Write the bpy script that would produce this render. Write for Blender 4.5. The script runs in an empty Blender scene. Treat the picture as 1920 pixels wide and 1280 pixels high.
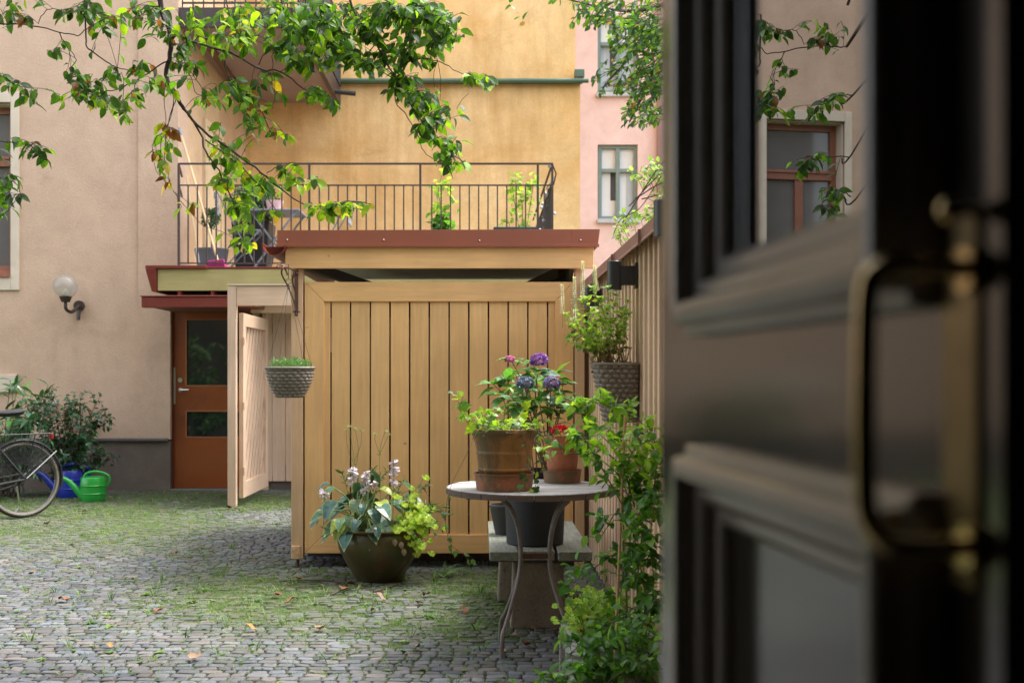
import bpy, math, random
import numpy as np
from mathutils import Vector, Matrix, noise as mnoise
R = math.radians
random.seed(7); rng = np.random.default_rng(7)
sc = bpy.context.scene
COL = sc.collection
# ------------------------------------------------------------------ camera, light, exposure
F, CX, CY, E = 2133.0, 900.0, 705.0, 1.3
cam = bpy.data.cameras.new('camera'); camo = bpy.data.objects.new('camera', cam); COL.objects.link(camo)
camo.location = (0, 0, E); camo.rotation_euler = (R(90), 0, 0)
cam.sensor_width = 36.0; cam.lens = 36.0 * F / 1920.0
cam.shift_x = (960 - CX) / 1920.0; cam.shift_y = (CY - 640) / 1920.0
cam.clip_start = 0.05; cam.clip_end = 300
cam.dof.use_dof = True; cam.dof.focus_distance = 5.9; cam.dof.aperture_fstop = 4.2
sc.camera = camo
SUN_EL, SUN_AZ = 64.0, 62.0           # azimuth measured from +Y (into the picture) towards +X
w = bpy.data.worlds.new('World'); sc.world = w; w.use_nodes = True
nt = w.node_tree; nt.nodes.clear()
sky = nt.nodes.new('ShaderNodeTexSky'); sky.sky_type = 'NISHITA'; sky.sun_disc = False
sky.sun_elevation = R(SUN_EL); sky.sun_rotation = R(SUN_AZ); sky.dust_density = 3.0; sky.air_density = 1.0
bg = nt.nodes.new('ShaderNodeBackground'); bg.inputs['Strength'].default_value = 0.15
out = nt.nodes.new('ShaderNodeOutputWorld')
hs = nt.nodes.new('ShaderNodeHueSaturation'); hs.inputs['Saturation'].default_value = 0.35
nt.links.new(sky.outputs[0], hs.inputs['Color']); nt.links.new(hs.outputs[0], bg.inputs['Color']); nt.links.new(bg.outputs[0], out.inputs['Surface'])
sun = bpy.data.lights.new('sun', 'SUN'); sun.energy = 0.95; sun.angle = R(18); sun.color = (1.0, .95, .86)
suno = bpy.data.objects.new('sun', sun); COL.objects.link(suno)
sd = Vector((math.sin(R(SUN_AZ)) * math.cos(R(SUN_EL)), math.cos(R(SUN_AZ)) * math.cos(R(SUN_EL)), math.sin(R(SUN_EL))))
suno.rotation_euler = sd.to_track_quat('Z', 'Y').to_euler(); suno.location = (4, 4, 30)
sc.view_settings.view_transform = 'Standard'; sc.view_settings.look = 'None'
sc.view_settings.exposure = 2.32; sc.view_settings.gamma = 1.0
sc.cycles.max_bounces = 8; sc.cycles.transparent_max_bounces = 8

# ------------------------------------------------------------------ helpers
def at(x, y, Y): return Vector(((x - CX) / F * Y, Y, E - (y - CY) / F * Y))

def tag(o, label=None, cat=None, group=None, kind=None):
    if label: o['label'] = label
    if cat: o['category'] = cat
    if group: o['group'] = group
    if kind: o['kind'] = kind
    return o

def thing(name, loc, label, cat, group=None):
    o = bpy.data.objects.new(name, None); COL.objects.link(o); o.location = loc
    o.empty_display_size = .1
    return tag(o, label, cat, group)

def origin_of(p):
    s = Vector((0, 0, 0))
    while p is not None:
        s = s + Vector(p.location); p = p.parent
    return s

def link(name, me, mat, parent, origin=None):
    o = bpy.data.objects.new(name, me); COL.objects.link(o)
    me.materials.clear()
    if mat is not None: me.materials.append(mat)
    if parent is not None: o.parent = parent
    elif origin is not None: o.location = origin
    return o

class MB:
    def __init__(s): s.v = []; s.f = []; s.sm = []; s.c = []
    def add(s, vs, fs, smooth=False, col=None):
        b = len(s.v); s.v.extend([tuple(p) for p in vs])
        s.f.extend([tuple(i + b for i in f) for f in fs]); s.sm.extend([smooth] * len(fs))
        s.c.extend([col or (1, 1, 1)] * len(vs))
        return s
    def box(s, x0, x1, y0, y1, z0, z1, col=None):
        vs = [(x0,y0,z0),(x1,y0,z0),(x1,y1,z0),(x0,y1,z0),(x0,y0,z1),(x1,y0,z1),(x1,y1,z1),(x0,y1,z1)]
        return s.add(vs, [(0,3,2,1),(4,5,6,7),(0,1,5,4),(1,2,6,5),(2,3,7,6),(3,0,4,7)], False, col)
    def bar(s, a, b, wx, wy, up=(0,0,1), col=None):
        a = Vector(a); b = Vector(b); d = (b - a).normalized(); u = Vector(up)
        if abs(d.dot(u)) > .98: u = Vector((0, 1, 0))
        r = d.cross(u).normalized(); q = r.cross(d).normalized()
        vs = []
        for p in (a, b):
            for sx, sy in ((-1,-1),(1,-1),(1,1),(-1,1)): vs.append(p + r*sx*wx/2 + q*sy*wy/2)
        return s.add(vs, [(3,2,1,0),(4,5,6,7),(0,1,5,4),(1,2,6,5),(2,3,7,6),(3,0,4,7)], False, col)
    def tube(s, pts, rad, n=8, closed=False, cap=True, col=None):
        pts = [Vector(p) for p in pts]; k = len(pts)
        if not hasattr(rad, '__len__'): rad = [rad] * k
        vs = []; prev = None
        for i, p in enumerate(pts):
            if closed: t = pts[(i+1) % k] - pts[i-1]
            else: t = pts[min(i+1, k-1)] - pts[max(i-1, 0)]
            if t.length < 1e-9: t = Vector((0,0,1))
            t.normalize()
            if prev is None:
                u = Vector((0,0,1)) if abs(t.z) < .9 else Vector((1,0,0))
                r = t.cross(u).normalized()
            else:
                r = prev - t * prev.dot(t)
                if r.length < 1e-6: r = t.orthogonal()
                r.normalize()
            prev = r; q = t.cross(r)
            for j in range(n):
                a = 2*math.pi*j/n; vs.append(p + (r*math.cos(a) + q*math.sin(a)) * rad[i])
        fs = []
        m = k if closed else k-1
        for i in range(m):
            for j in range(n):
                a = i*n + j; b = i*n + (j+1) % n; c = ((i+1) % k)*n + (j+1) % n; d = ((i+1) % k)*n + j
                fs.append((a, b, c, d))
        if not closed and cap: fs.append(tuple(reversed(range(n)))); fs.append(tuple(range((k-1)*n, k*n)))
        return s.add(vs, fs, True, col)
    def lathe(s, prof, c=(0,0,0), n=32, fn=None, sq=None, col=None):
        """prof: list of (r, z). fn(theta, i) -> radius factor"""
        vs = []
        for i, (r, z) in enumerate(prof):
            for j in range(n):
                a = 2*math.pi*j/n; rr = r * (fn(a, i) if fn else 1.0)
                vs.append((c[0] + rr*math.cos(a), c[1] + rr*math.sin(a), c[2] + z))
        fs = []
        for i in range(len(prof)-1):
            for j in range(n):
                fs.append((i*n+j, i*n+(j+1) % n, (i+1)*n+(j+1) % n, (i+1)*n+j))
        if prof[0][0] > 1e-5: fs.append(tuple(reversed(range(n))))
        if prof[-1][0] > 1e-5 : fs.append(tuple(range((len(prof)-1)*n, len(prof)*n)))
        return s.add(vs, fs, True, col)
    def sphere(s, c, r, n=16, m=10, sc3=(1,1,1), col=None):
        prof = []
        vs = []; fs = []
        for i in range(m+1):
            t = math.pi*i/m
            for j in range(n):
                a = 2*math.pi*j/n
                vs.append((c[0]+r*sc3[0]*math.sin(t)*math.cos(a), c[1]+r*sc3[1]*math.sin(t)*math.sin(a), c[2]-r*sc3[2]*math.cos(t)))
        for i in range(m):
            for j in range(n): fs.append((i*n+j, i*n+(j+1) % n, (i+1)*n+(j+1) % n, (i+1)*n+j))
        return s.add(vs, fs, True, col)
    def prism(s, poly, y0, y1, col=None):
        """poly in XZ extruded along Y"""
        n = len(poly); vs = [(x, y0, z) for x, z in poly] + [(x, y1, z) for x, z in poly]
        fs = [tuple(range(n)), tuple(reversed(range(n, 2*n)))]
        for i in range(n): j = (i+1) % n; fs.append((i, i+n, j+n, j))
        return s.add(vs, fs, False, col)
    def build(s, name, mat, parent=None, origin=None, bevel=0, smooth_angle=False):
        off = origin_of(parent) if parent is not None else (Vector(origin) if origin is not None else Vector((0,0,0)))
        me = bpy.data.meshes.new(name)
        me.from_pydata([(p[0]-off[0], p[1]-off[1], p[2]-off[2]) for p in s.v], [], s.f)
        me.polygons.foreach_set('use_smooth', s.sm)
        if any(s.sm): me.set_sharp_from_angle(angle=R(38))
        if any(c != (1,1,1) for c in s.c):
            ca = me.color_attributes.new('Col', 'FLOAT_COLOR', 'POINT')
            ca.data.foreach_set('color', np.array([(c[0],c[1],c[2],1) for c in s.c], dtype=np.float32).ravel())
        me.update()
        o = link(name, me, mat, parent, origin if parent is None else None)
        if bevel:
            m = o.modifiers.new('bevel', 'BEVEL'); m.width = bevel; m.segments = 2; m.limit_method = 'ANGLE'; m.angle_limit = R(40)
        return o

def np_mesh(name, V, Fc, C, mat, parent=None, origin=None, smooth=False):
    """V (n,3), Fc (m,k) faces of one size, C (n,3) colours"""
    off = origin_of(parent) if parent is not None else (Vector(origin) if origin is not None else Vector((0,0,0)))
    V = V - np.array(off)[None, :]
    me = bpy.data.meshes.new(name); k = Fc.shape[1]
    me.vertices.add(len(V)); me.vertices.foreach_set('co', V.astype(np.float32).ravel())
    me.loops.add(Fc.size); me.loops.foreach_set('vertex_index', Fc.astype(np.int32).ravel())
    me.polygons.add(len(Fc)); me.polygons.foreach_set('loop_start', (np.arange(len(Fc))*k).astype(np.int32))
    me.polygons.foreach_set('loop_total', np.full(len(Fc), k, dtype=np.int32))
    me.polygons.foreach_set('use_smooth', np.full(len(Fc), smooth))
    me.update(calc_edges=True); me.validate()
    if C is not None:
        ca = me.color_attributes.new('Col', 'FLOAT_COLOR', 'POINT')
        C4 = np.concatenate([C, np.ones((len(C), 1))], axis=1)
        ca.data.foreach_set('color', C4.astype(np.float32).ravel())
    return link(name, me, mat, parent, origin if parent is None else None)

def catmull(pts, sub=5):
    pts = [Vector(p) for p in pts]; o = []
    for i in range(len(pts)-1):
        p0 = pts[max(i-1, 0)]; p1 = pts[i]; p2 = pts[i+1]; p3 = pts[min(i+2, len(pts)-1)]
        for j in range(sub):
            t = j/sub
            o.append(.5*((2*p1) + (p2-p0)*t + (2*p0-5*p1+4*p2-p3)*t*t + (3*p1-p0-3*p2+p3)*t**3))
    o.append(pts[-1]); return o

# ------------------------------------------------------------------ materials
def nodes(name):
    m = bpy.data.materials.new(name); m.use_nodes = True; t = m.node_tree; t.nodes.clear()
    o = t.nodes.new('ShaderNodeOutputMaterial'); b = t.nodes.new('ShaderNodeBsdfPrincipled')
    t.links.new(b.outputs[0], o.inputs[0]); return m, t, b, o

def N(t, typ, **kw):
    n = t.nodes.new(typ)
    for k, v in kw.items():
        if k.startswith('i_'): n.inputs[k[2:].replace('_', ' ')].default_value = v
        else: setattr(n, k, v)
    return n

def pos(t, scale=(1,1,1)):
    g = N(t, 'ShaderNodeNewGeometry'); mp = N(t, 'ShaderNodeMapping'); mp.inputs['Scale'].default_value = scale
    t.links.new(g.outputs['Position'], mp.inputs['Vector']); return mp.outputs[0]

def ramp(t, fac, stops):
    r = N(t, 'ShaderNodeValToRGB'); e = r.color_ramp.elements
    e[0].position, e[0].color = stops[0][0], (*stops[0][1], 1) if len(stops[0][1]) == 3 else stops[0][1]
    e[1].position, e[1].color = stops[-1][0], (*stops[-1][1], 1)
    for p, c in stops[1:-1]:
        q = e.new(p); q.color = (*c, 1)
    t.links.new(fac, r.inputs[0]); return r.outputs[0]

def nz(t, vec, scale, detail=4, rough=.55, dist=0):
    n = N(t, 'ShaderNodeTexNoise'); n.inputs['Scale'].default_value = scale; n.inputs['Detail'].default_value = detail
    n.inputs['Roughness'].default_value = rough; n.inputs['Distortion'].default_value = dist
    t.links.new(vec, n.inputs['Vector']); return n.outputs[0]

def mix(t, fac, a, b, mode='MIX'):
    m = N(t, 'ShaderNodeMix', data_type='RGBA', blend_type=mode)
    for k, v in ((0, fac), (6, a), (7, b)):
        if hasattr(v, 'links'): t.links.new(v, m.inputs[k])
        elif k == 0: m.inputs[0].default_value = v
        else: m.inputs[k].default_value = (*v[:3], 1)
    return m.outputs[2]

def bump(t, b, h, strength, dist=.01, chain=None):
    n = N(t, 'ShaderNodeBump'); n.inputs['Strength'].default_value = strength; n.inputs['Distance'].default_value = dist
    t.links.new(h, n.inputs['Height'])
    if chain is not None: t.links.new(chain, n.inputs['Normal'])
    t.links.new(n.outputs[0], b.inputs['Normal']); return n.outputs[0]

def M(name, col, rough=.6, var=.12, vscale=6, stretch=(1,1,1), bs=0, bscale=60, metallic=0, dirt=None, dscale=2.5, damt=.5, ior=1.5, coat=0, vcol=False):
    """painted / plain surface: base colour with cloudy variation, optional dirt colour patches and bump"""
    m, t, b, o = nodes(name); v = pos(t, stretch)
    n = nz(t, v, vscale, 5)
    lo = tuple(c*(1-var) for c in col); hi = tuple(min(1, c*(1+var)) for c in col)
    c = ramp(t, n, [(.3, lo), (.7, hi)])
    if dirt:
        d = nz(t, v, dscale, 7, .65, .4); f = ramp(t, d, [(.52, (0,0,0)), (.75, (damt,)*3)])
        c = mix(t, f, c, dirt)
    if vcol:
        a = N(t, 'ShaderNodeAttribute', attribute_name='Col'); c = mix(t, 1.0, c, a.outputs[0], 'MULTIPLY')
    t.links.new(c, b.inputs['Base Color'])
    b.inputs['Roughness'].default_value = rough; b.inputs['Metallic'].default_value = metallic; b.inputs['IOR'].default_value = ior
    b.inputs['Coat Weight'].default_value = coat
    if bs:
        h = nz(t, v, bscale, 6, .6); bump(t, b, h, bs, .004)
    return m

def leafmat(name, trans=.45, rough=.38, tint=(1,1,1), veins=0):
    m, t, b, o = nodes(name)
    a = N(t, 'ShaderNodeAttribute', attribute_name='Col'); c = mix(t, 1.0, a.outputs[0], tint, 'MULTIPLY')
    n = nz(t, pos(t), 45, 3); f = ramp(t, n, [(.3, (.82,)*3), (.7, (1.12,)*3)]); c = mix(t, 1.0, c, f, 'MULTIPLY')
    t.links.new(c, b.inputs['Base Color']); b.inputs['Roughness'].default_value = rough
    tr = N(t, 'ShaderNodeBsdfTranslucent'); c2 = mix(t, 1.0, c, (1.5, 1.5, .6), 'MULTIPLY'); t.links.new(c2, tr.inputs[0])
    ms = N(t, 'ShaderNodeMixShader'); ms.inputs[0].default_value = trans
    t.links.new(b.outputs[0], ms.inputs[1]); t.links.new(tr.outputs[0], ms.inputs[2]); t.links.new(ms.outputs[0], o.inputs[0])
    return m

def woodpaint(name, col, axis='z', dirt=(.25,.2,.13), rough=.55, damt=.25, knots=True):
    m, t, b, o = nodes(name)
    st = {'z': (14, 14, .9), 'x': (.9, 14, 14), 'y': (14, .9, 14)}[axis]
    v = pos(t, st); g = nz(t, v, 3.0, 6, .6, .3)
    big = nz(t, pos(t), 2.2, 4)
    c = ramp(t, g, [(.3, tuple(x*.90 for x in col)), (.7, tuple(min(1, x*1.08) for x in col))])
    c2 = ramp(t, big, [(.35, (.90, .88, .86)), (.65, (1.06, 1.05, 1.04))]); c = mix(t, 1.0, c, c2, 'MULTIPLY')
    d = nz(t, pos(t, tuple(s*.5+1 for s in st)), 2.2, 8, .7, .6); f = ramp(t, d, [(.58, (0,0,0)), (.8, (damt,)*3)])
    c = mix(t, f, c, dirt)
    if knots:
        vo = N(t, 'ShaderNodeTexVoronoi'); vo.inputs['Scale'].default_value = 3.0
        t.links.new(pos(t, (1, 1, 1.4) if axis == 'z' else (1.4, 1, 1)), vo.inputs['Vector'])
        k = ramp(t, vo.outputs[0], [(.018, (.55,)*3), (.045, (0,)*3)]); c = mix(t, k, c, tuple(x*.5 for x in col))
    t.links.new(c, b.inputs['Base Color']); b.inputs['Roughness'].default_value = rough
    bump(t, b, g, .25, .004)
    return m

def stucco(name, col, stain, streak=0, bs=.5, dark=(.3,.2,.13), lowz=None, green=0, upglow=None):
    m, t, b, o = nodes(name); v = pos(t)
    big = nz(t, v, .55, 8, .68, .8); mid = nz(t, v, 2.6, 8, .7, .5)
    c = ramp(t, big, [(.36, stain), (.58, col)])
    m2 = ramp(t, mid, [(.32, (.90, .89, .88)), (.66, (1.07, 1.065, 1.06))]); c = mix(t, 1.0, c, m2, 'MULTIPLY')
    grit = nz(t, v, 55, 3, .7); g2 = ramp(t, grit, [(.3, (.90,)*3), (.65, (1.05,)*3)]); c = mix(t, 1.0, c, g2, 'MULTIPLY')
    if streak:
        s = nz(t, pos(t, (1.0, 1.0, .10)), 2.2, 6, .65, .2); f = ramp(t, s, [(.50, (0,)*3), (.66, (streak,)*3)]); c = mix(t, f, c, dark)
    if green:
        s = nz(t, pos(t, (1.3, 1, .25)), .9, 5, .6, .2); f = ramp(t, s, [(.60, (0,)*3), (.74, (green,)*3)]); c = mix(t, f, c, (.33, .30, .10))
    d = nz(t, v, 1.1, 8, .75, .5); f = ramp(t, d, [(.58, (0,)*3), (.72, (.45,)*3)]); c = mix(t, f, c, dark)
    t.links.new(c, b.inputs['Base Color']); b.inputs['Roughness'].default_value = .93
    h1 = nz(t, v, 38, 6, .7)
    bump(t, b, h1, bs, .012)
    return m

# ------------------------------------------------------------------ leaf templates (base at origin, tip +Y, width X, face +Z)
def tmpl_ovate(W, st=(0,.1,.28,.5,.72,.9,1), wd=(.04,.6,.95,1,.72,.32,0), droop=.25, fold=.25, margin=False, wave=0):
    V = []; Q = []; Ed = []
    cols = (-1, -.84, 0, .84, 1) if margin else (-1, 0, 1)
    nc = len(cols)
    for i, (y, w_) in enumerate(zip(st, wd)):
        for c in cols:
            x = c*W*w_; z = -droop*y*y + fold*abs(x) + wave*math.sin(i*2.4 + c)*abs(c)*w_
            V.append((x, y, z)); Ed.append(1.0 if (margin and (abs(c) == 1 or y > .97)) else 0.0)
    for i in range(len(st)-1):
        for j in range(nc-1):
            a = i*nc+j; Q.append((a, a+1, a+nc+1, a+nc))
    return np.array(V), np.array(Q), np.array(Ed)

def tmpl_fan(outline, cy=.4, mid=.55, wave=.05, droop=.2):
    n = len(outline); V = [(0, cy, 0)]; 
    for k in (mid, 1.0):
        for i, (x, y) in enumerate(outline):
            xx = x*k; yy = cy + (y-cy)*k
            V.append((xx, yy, wave*k*math.sin(i*2.2)*1.0 - droop*yy*yy*k + .12*abs(xx)))
    Q = []
    for i in range(n):
        j = (i+1) % n; Q.append((0, 1+i, 1+j, 1+j)); Q.append((1+i, 1+n+i, 1+n+j, 1+j))
    return np.array(V), np.array(Q), np.array([0.]+[0.]*n+[1.]*n)
def lobed(nl, base=.75, amp=.25, n=None, rot=-90, sharp=1.0, notch=True, cy=.45, r=.5):
    n = n or nl*4; o = []
    for i in range(n):
        a = 2*math.pi*i/n; l = abs(math.cos(nl*a/2))**sharp
        rad = r*(base + amp*l)
        if notch and math.cos(a) < -.93: rad *= .35
        o.append((rad*math.sin(a), cy + rad*math.cos(a)))
    return o
T_OVATE = tmpl_ovate(.27); T_ROUND = tmpl_ovate(.34, droop=.3); T_LANCE = tmpl_ovate(.16, droop=.35)
T_SMALL = tmpl_ovate(.3, st=(0,.3,.7,1), wd=(.1,1,.8,0), droop=.2)
T_HYD = tmpl_ovate(.25, droop=.35, wave=.02); T_HOSTA = tmpl_ovate(.37, st=(-.06,.02,.15,.35,.6,.82,1), wd=(.35,.8,1,1,.75,.38,0), droop=.5, fold=.22, margin=True, wave=.02)
_iv = [(0,0),(.22,-.12),(.5,.05),(.34,.28),(.42,.55),(.18,.58),(0,1),(-.18,.58),(-.42,.55),(-.34,.28),(-.5,.05),(-.22,-.12)]
T_IVY = tmpl_fan(_iv, cy=.3, wave=.03, droop=.25)
T_HEU = tmpl_fan(lobed(7, .82, .18, 42), cy=.45, wave=.06, droop=.25)
T_PETAL = tmpl_ovate(.45, st=(0,.4,.8,1), wd=(.3,.9,.9,.3), droop=-.15, fold=0)

def frames(D, Nn):
    """rotation matrices from direction D (tip) and approximate normals"""
    D = D/np.linalg.norm(D, axis=1, keepdims=True)
    X = np.cross(D, Nn); X /= (np.linalg.norm(X, axis=1, keepdims=True)+1e-9)
    Z = np.cross(X, D)
    return np.stack([X, D, Z], axis=2)

def leaves(P, D, Nn, S, tmpl, C, Cedge=None):
    """returns V, F, C arrays for leaves"""
    TV, TQ, TE = tmpl; P = np.asarray(P, float); n = len(P); k = len(TV)
    Rm = frames(np.asarray(D, float), np.asarray(Nn, float))
    V = np.einsum('nij,kj->nki', Rm, TV) * np.asarray(S)[:, None, None] + P[:, None, :]
    Fc = (TQ[None] + (np.arange(n)*k)[:, None, None]).reshape(-1, TQ.shape[1])
    C = np.asarray(C, float)
    CC = np.repeat(C[:, None, :], k, axis=1)
    if Cedge is not None: CC = CC*(1-TE[None, :, None]) + np.asarray(Cedge)[:, None, :]*TE[None, :, None]
    return V.reshape(-1, 3), Fc, CC.reshape(-1, 3)

class Leafs:
    def __init__(s): s.P = []; s.D = []; s.N = []; s.S = []; s.C = []; s.E = []
    def add(s, p, d, n, sz, c, e=None):
        s.P.append(tuple(p)); s.D.append(tuple(d)); s.N.append(tuple(n)); s.S.append(sz); s.C.append(tuple(c)); s.E.append(tuple(e or c))
    def build(s, name, tmpl, mat, parent=None, origin=None, smooth=False, drop_degenerate=False):
        V, Fc, C = leaves(s.P, s.D, s.N, s.S, tmpl, s.C, s.E)
        if (tmpl[1][:, 2] == tmpl[1][:, 3]).any():      # triangles stored as quads
            a = Fc[Fc[:, 2] == Fc[:, 3]][:, :3]; b = Fc[Fc[:, 2] != Fc[:, 3]]
            Fc = np.concatenate([a, b[:, [0,1,2]], b[:, [0,2,3]]])
        return np_mesh(name, V, Fc, C, mat, parent, origin, smooth)

def rv(s=1.0): return Vector((random.uniform(-s, s), random.uniform(-s, s), random.uniform(-s, s)))
def vary(c, a=.18):
    k = 1 + random.uniform(-a, a); h = random.uniform(-a, a)*.5
    return (max(0, c[0]*(k+h)), max(0, c[1]*k), max(0, c[2]*(k-h)))
def pick(cols, a=.18):
    """cols: list of (weight, colour)"""
    r = random.random()*sum(w_ for w_, _ in cols)
    for w_, c in cols:
        r -= w_
        if r <= 0: return vary(c, a)
    return vary(cols[-1][1], a)

def grow(p, d, L, n=6, wander=.15, grav=0.0):
    p = Vector(p); d = Vector(d).normalized(); o = [p.copy()]
    for i in range(n):
        d = (d + rv(wander) + Vector((0, 0, -grav))).normalized(); p = p + d*(L/n); o.append(p.copy())
    return o

def stem_leaves(LV, pts, n, size, cols, up=.6, spread=.9, t0=.15, droop=.2, jitter=.3, edge=None, pet=0.0, mb=None, sv=.3):
    """leaves alternately along a polyline"""
    k = len(pts)-1; phi = random.random()*6.28
    for i in range(n):
        t = t0 + (1-t0)*(i+.5*random.random())/max(1, n-1) if n > 1 else 1.0
        t = min(t, .999); j = int(t*k); fr = t*k - j; p = pts[j].lerp(pts[j+1], fr); d = (pts[j+1]-pts[j]).normalized()
        phi += 2.4 + random.uniform(-.4, .4)
        s = d.orthogonal().normalized(); q = d.cross(s); side = s*math.cos(phi) + q*math.sin(phi)
        dd = (side*spread + d*(1-spread*.5) + Vector((0,0,-droop)) + rv(jitter)).normalized()
        nn = (Vector((0,0,1))*up + rv(.4)).normalized()
        pp = p + dd*pet
        if pet and mb is not None: mb.tube([p, pp], .0012, 3, cap=False)
        sz = size*random.uniform(1-sv, 1+sv)
        c = pick(cols); LV.add(pp, dd, nn, sz, c, vary(edge, .1) if edge else None)
# ------------------------------------------------------------------ palette
PINK = stucco('pink stucco', (.61, .425, .30), (.53, .36, .25), streak=.12, bs=.55, dark=(.28, .19, .13))
PINK2 = stucco('side stucco', (.62, .42, .25), (.52, .33, .18), streak=.15, bs=.4, dark=(.3, .2, .12))
YEL = stucco("yellow stucco", (.84, .56, .265), (.72, .42, .155), streak=.42, bs=.35, dark=(.46, .22, .05), green=.6)
ROSE = stucco('rose stucco', (.75, .56, .535), (.69, .50, .475), bs=.25, dark=(.55, .33, .27))
PLINTH = stucco('grey plinth', (.21, .165, .135), (.15, .115, .092), streak=.3, bs=.5, dark=(.07, .055, .045))
CREAM = M('cream render', (.62, .52, .40), .85, .08, 5, bs=.3, bscale=40, dirt=(.35, .27, .19), damt=.4)
OCHRE = woodpaint('ochre painted boards', (.80, .47, .195))
OCHREX = woodpaint('ochre painted rails', (.80, .47, .195), 'x')
POSTP = woodpaint('pinkish painted post', (.68, .44, .25))
BEIGE = woodpaint('beige painted gate', (.62, .44, .31))
BEIGEX = woodpaint('beige painted rail', (.64, .455, .30), 'x')
FENCEP = woodpaint('pale brown fence boards', (.74, .55, .40), damt=.5, knots=False)
GREENB = woodpaint('mossy cream fascia', (.36, .31, .12), 'x', dirt=(.14, .17, .03), damt=.95)
SHEET = M('brown roof sheet', (.30, .095, .055), .38, .08, 3, bs=.05, bscale=8, dirt=(.2, .1, .07), damt=.4)
SHEET2 = M('faded brown coping', (.25, .12, .09), .5, .1, 3, dirt=(.35, .22, .17), damt=.5)
REDM = M('red metal', (.15, .022, .013), .4, .1, 4, dirt=(.20, .055, .035), damt=.6)
DARKIN = M('dark interior timber', (.09, .07, .055), .8, .1, 4)
CEIL = M('grey underlay', (.62, .58, .54), .8, .1, 3)
DOORP = M('orange brown door paint', (.27, .062, .012), .3, .10, 1.6, dirt=(.10, .03, .012), dscale=1.6, damt=.7, coat=.2)
IRON = M('black iron', (.025, .022, .020), .5, .1, 20)
IRONB = M('brown iron rail', (.06, .036, .028), .6, .12, 20)
RUSTY = M('rusty iron', (.10, .045, .025), .75, .3, 30, bs=.4, bscale=90)
STEEL = M('brushed steel', (.55, .53, .50), .3, .05, 20, metallic=1)
GLASSD = M('dark glass', (.012, .014, .014), .03, 0, 2, ior=1.6)
GLASSW = M('window glass', (.15, .14, .13), .05, .1, 2, ior=1.6)
WFRAME = M('red brown window frame', (.27, .095, .05), .45, .1, 8)
GFRAME = M('grey green window frame', (.16, .22, .20), .5, .1, 8)
BLIND = M('white blind', (.72, .73, .74), .8, .03, 3)
CURT = M('pale curtain', (.42, .47, .52), .8, .10, 4, stretch=(8, 8, .5))
GREENM = M('green gutter metal', (.07, .125, .075), .45, .1, 4, dirt=(.2, .25, .18), damt=.5)
MAUVE = M('mauve pipe', (.30, .21, .24), .6, .08, 4)

# ------------------------------------------------------------------ ground
def hash2(x, y): return mnoise.noise(Vector((x, y, 0)))
def green_density(x, y):
    """how much moss and grass grows between the stones"""
    d = .30
    d += 1.15*math.exp(-((y-6.9)/.75)**2) * max(0, min(1, (x+2.3)/1.1)) * (1 if x < .5 else .3)
    d += .55*math.exp(-((y-6.0)/.8)**2) * max(0, min(1, (x+1.6)/1.0))*(1 if x < .2 else .2)
    d += .55*max(0, min(1, (y-8.6)/2.2))*max(0, min(1, (-x-1.0)/.8))
    d += .75*math.exp(-((y-11.6)/1.0)**2)
    d += .45*math.exp(-((y-9.8)/1.1)**2-((x+3.9)/1.1)**2)
    d += .38*math.exp(-((y-8.8)/1.5)**2)*max(0, min(1, (-x-.8)/1.0))
    d *= .55 + .9*max(0, .5+mnoise.noise(Vector((x*.9, y*.9, 3)))*1.1)
    return d
m, t, b, o = nodes('soil with moss')
v = pos(t); n1 = nz(t, v, 5, 7, .7); n2 = nz(t, v, 1.1, 5, .6); n3 = nz(t, v, 90, 3, .7)
soil = ramp(t, n3, [(.3, (.022, .018, .013)), (.7, (.075, .060, .042))])
moss = ramp(t, n3, [(.3, (.030, .050, .012)), (.7, (.095, .135, .035))])
a = N(t, 'ShaderNodeAttribute', attribute_name='Col')
sepn = N(t, 'ShaderNodeSeparateColor'); t.links.new(a.outputs[0], sepn.inputs[0])
ad = N(t, 'ShaderNodeMath', operation='ADD'); t.links.new(sepn.outputs[0], ad.inputs[0]); t.links.new(n1, ad.inputs[1])
f = ramp(t, ad.outputs[0], [(.62, (0,)*3), (.92, (1,)*3)])
t.links.new(mix(t, f, soil, moss), b.inputs['Base Color']); b.inputs['Roughness'].default_value = .95
bump(t, b, n3, .8, .02); SOIL = m
# one sheet to the horizon: fine in the yard, coarse beyond
xs = [-150, -60, -20] + [(-9 + .25*i) for i in range(53)] + [8, 20, 60, 150]; ys = [-40, -10, 0, 2] + [3 + .25*i for i in range(45)] + [16, 20, 30, 60, 150]
g = MB(); nx = len(xs)
g.add([(x, y, .006*mnoise.noise(Vector((x*.5, y*.5, 0))) - .004 if (-9 <= x <= 4 and 3 <= y <= 14) else -.02) for y in ys for x in xs],
      [(j*nx+i, j*nx+i+1, (j+1)*nx+i+1, (j+1)*nx+i) for j in range(len(ys)-1) for i in range(nx-1)], True)
g.c = [(min(1, green_density(x, y)*.75),)*3 for y in ys for x in xs]
tag(g.build('ground', SOIL), kind='structure')

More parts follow.
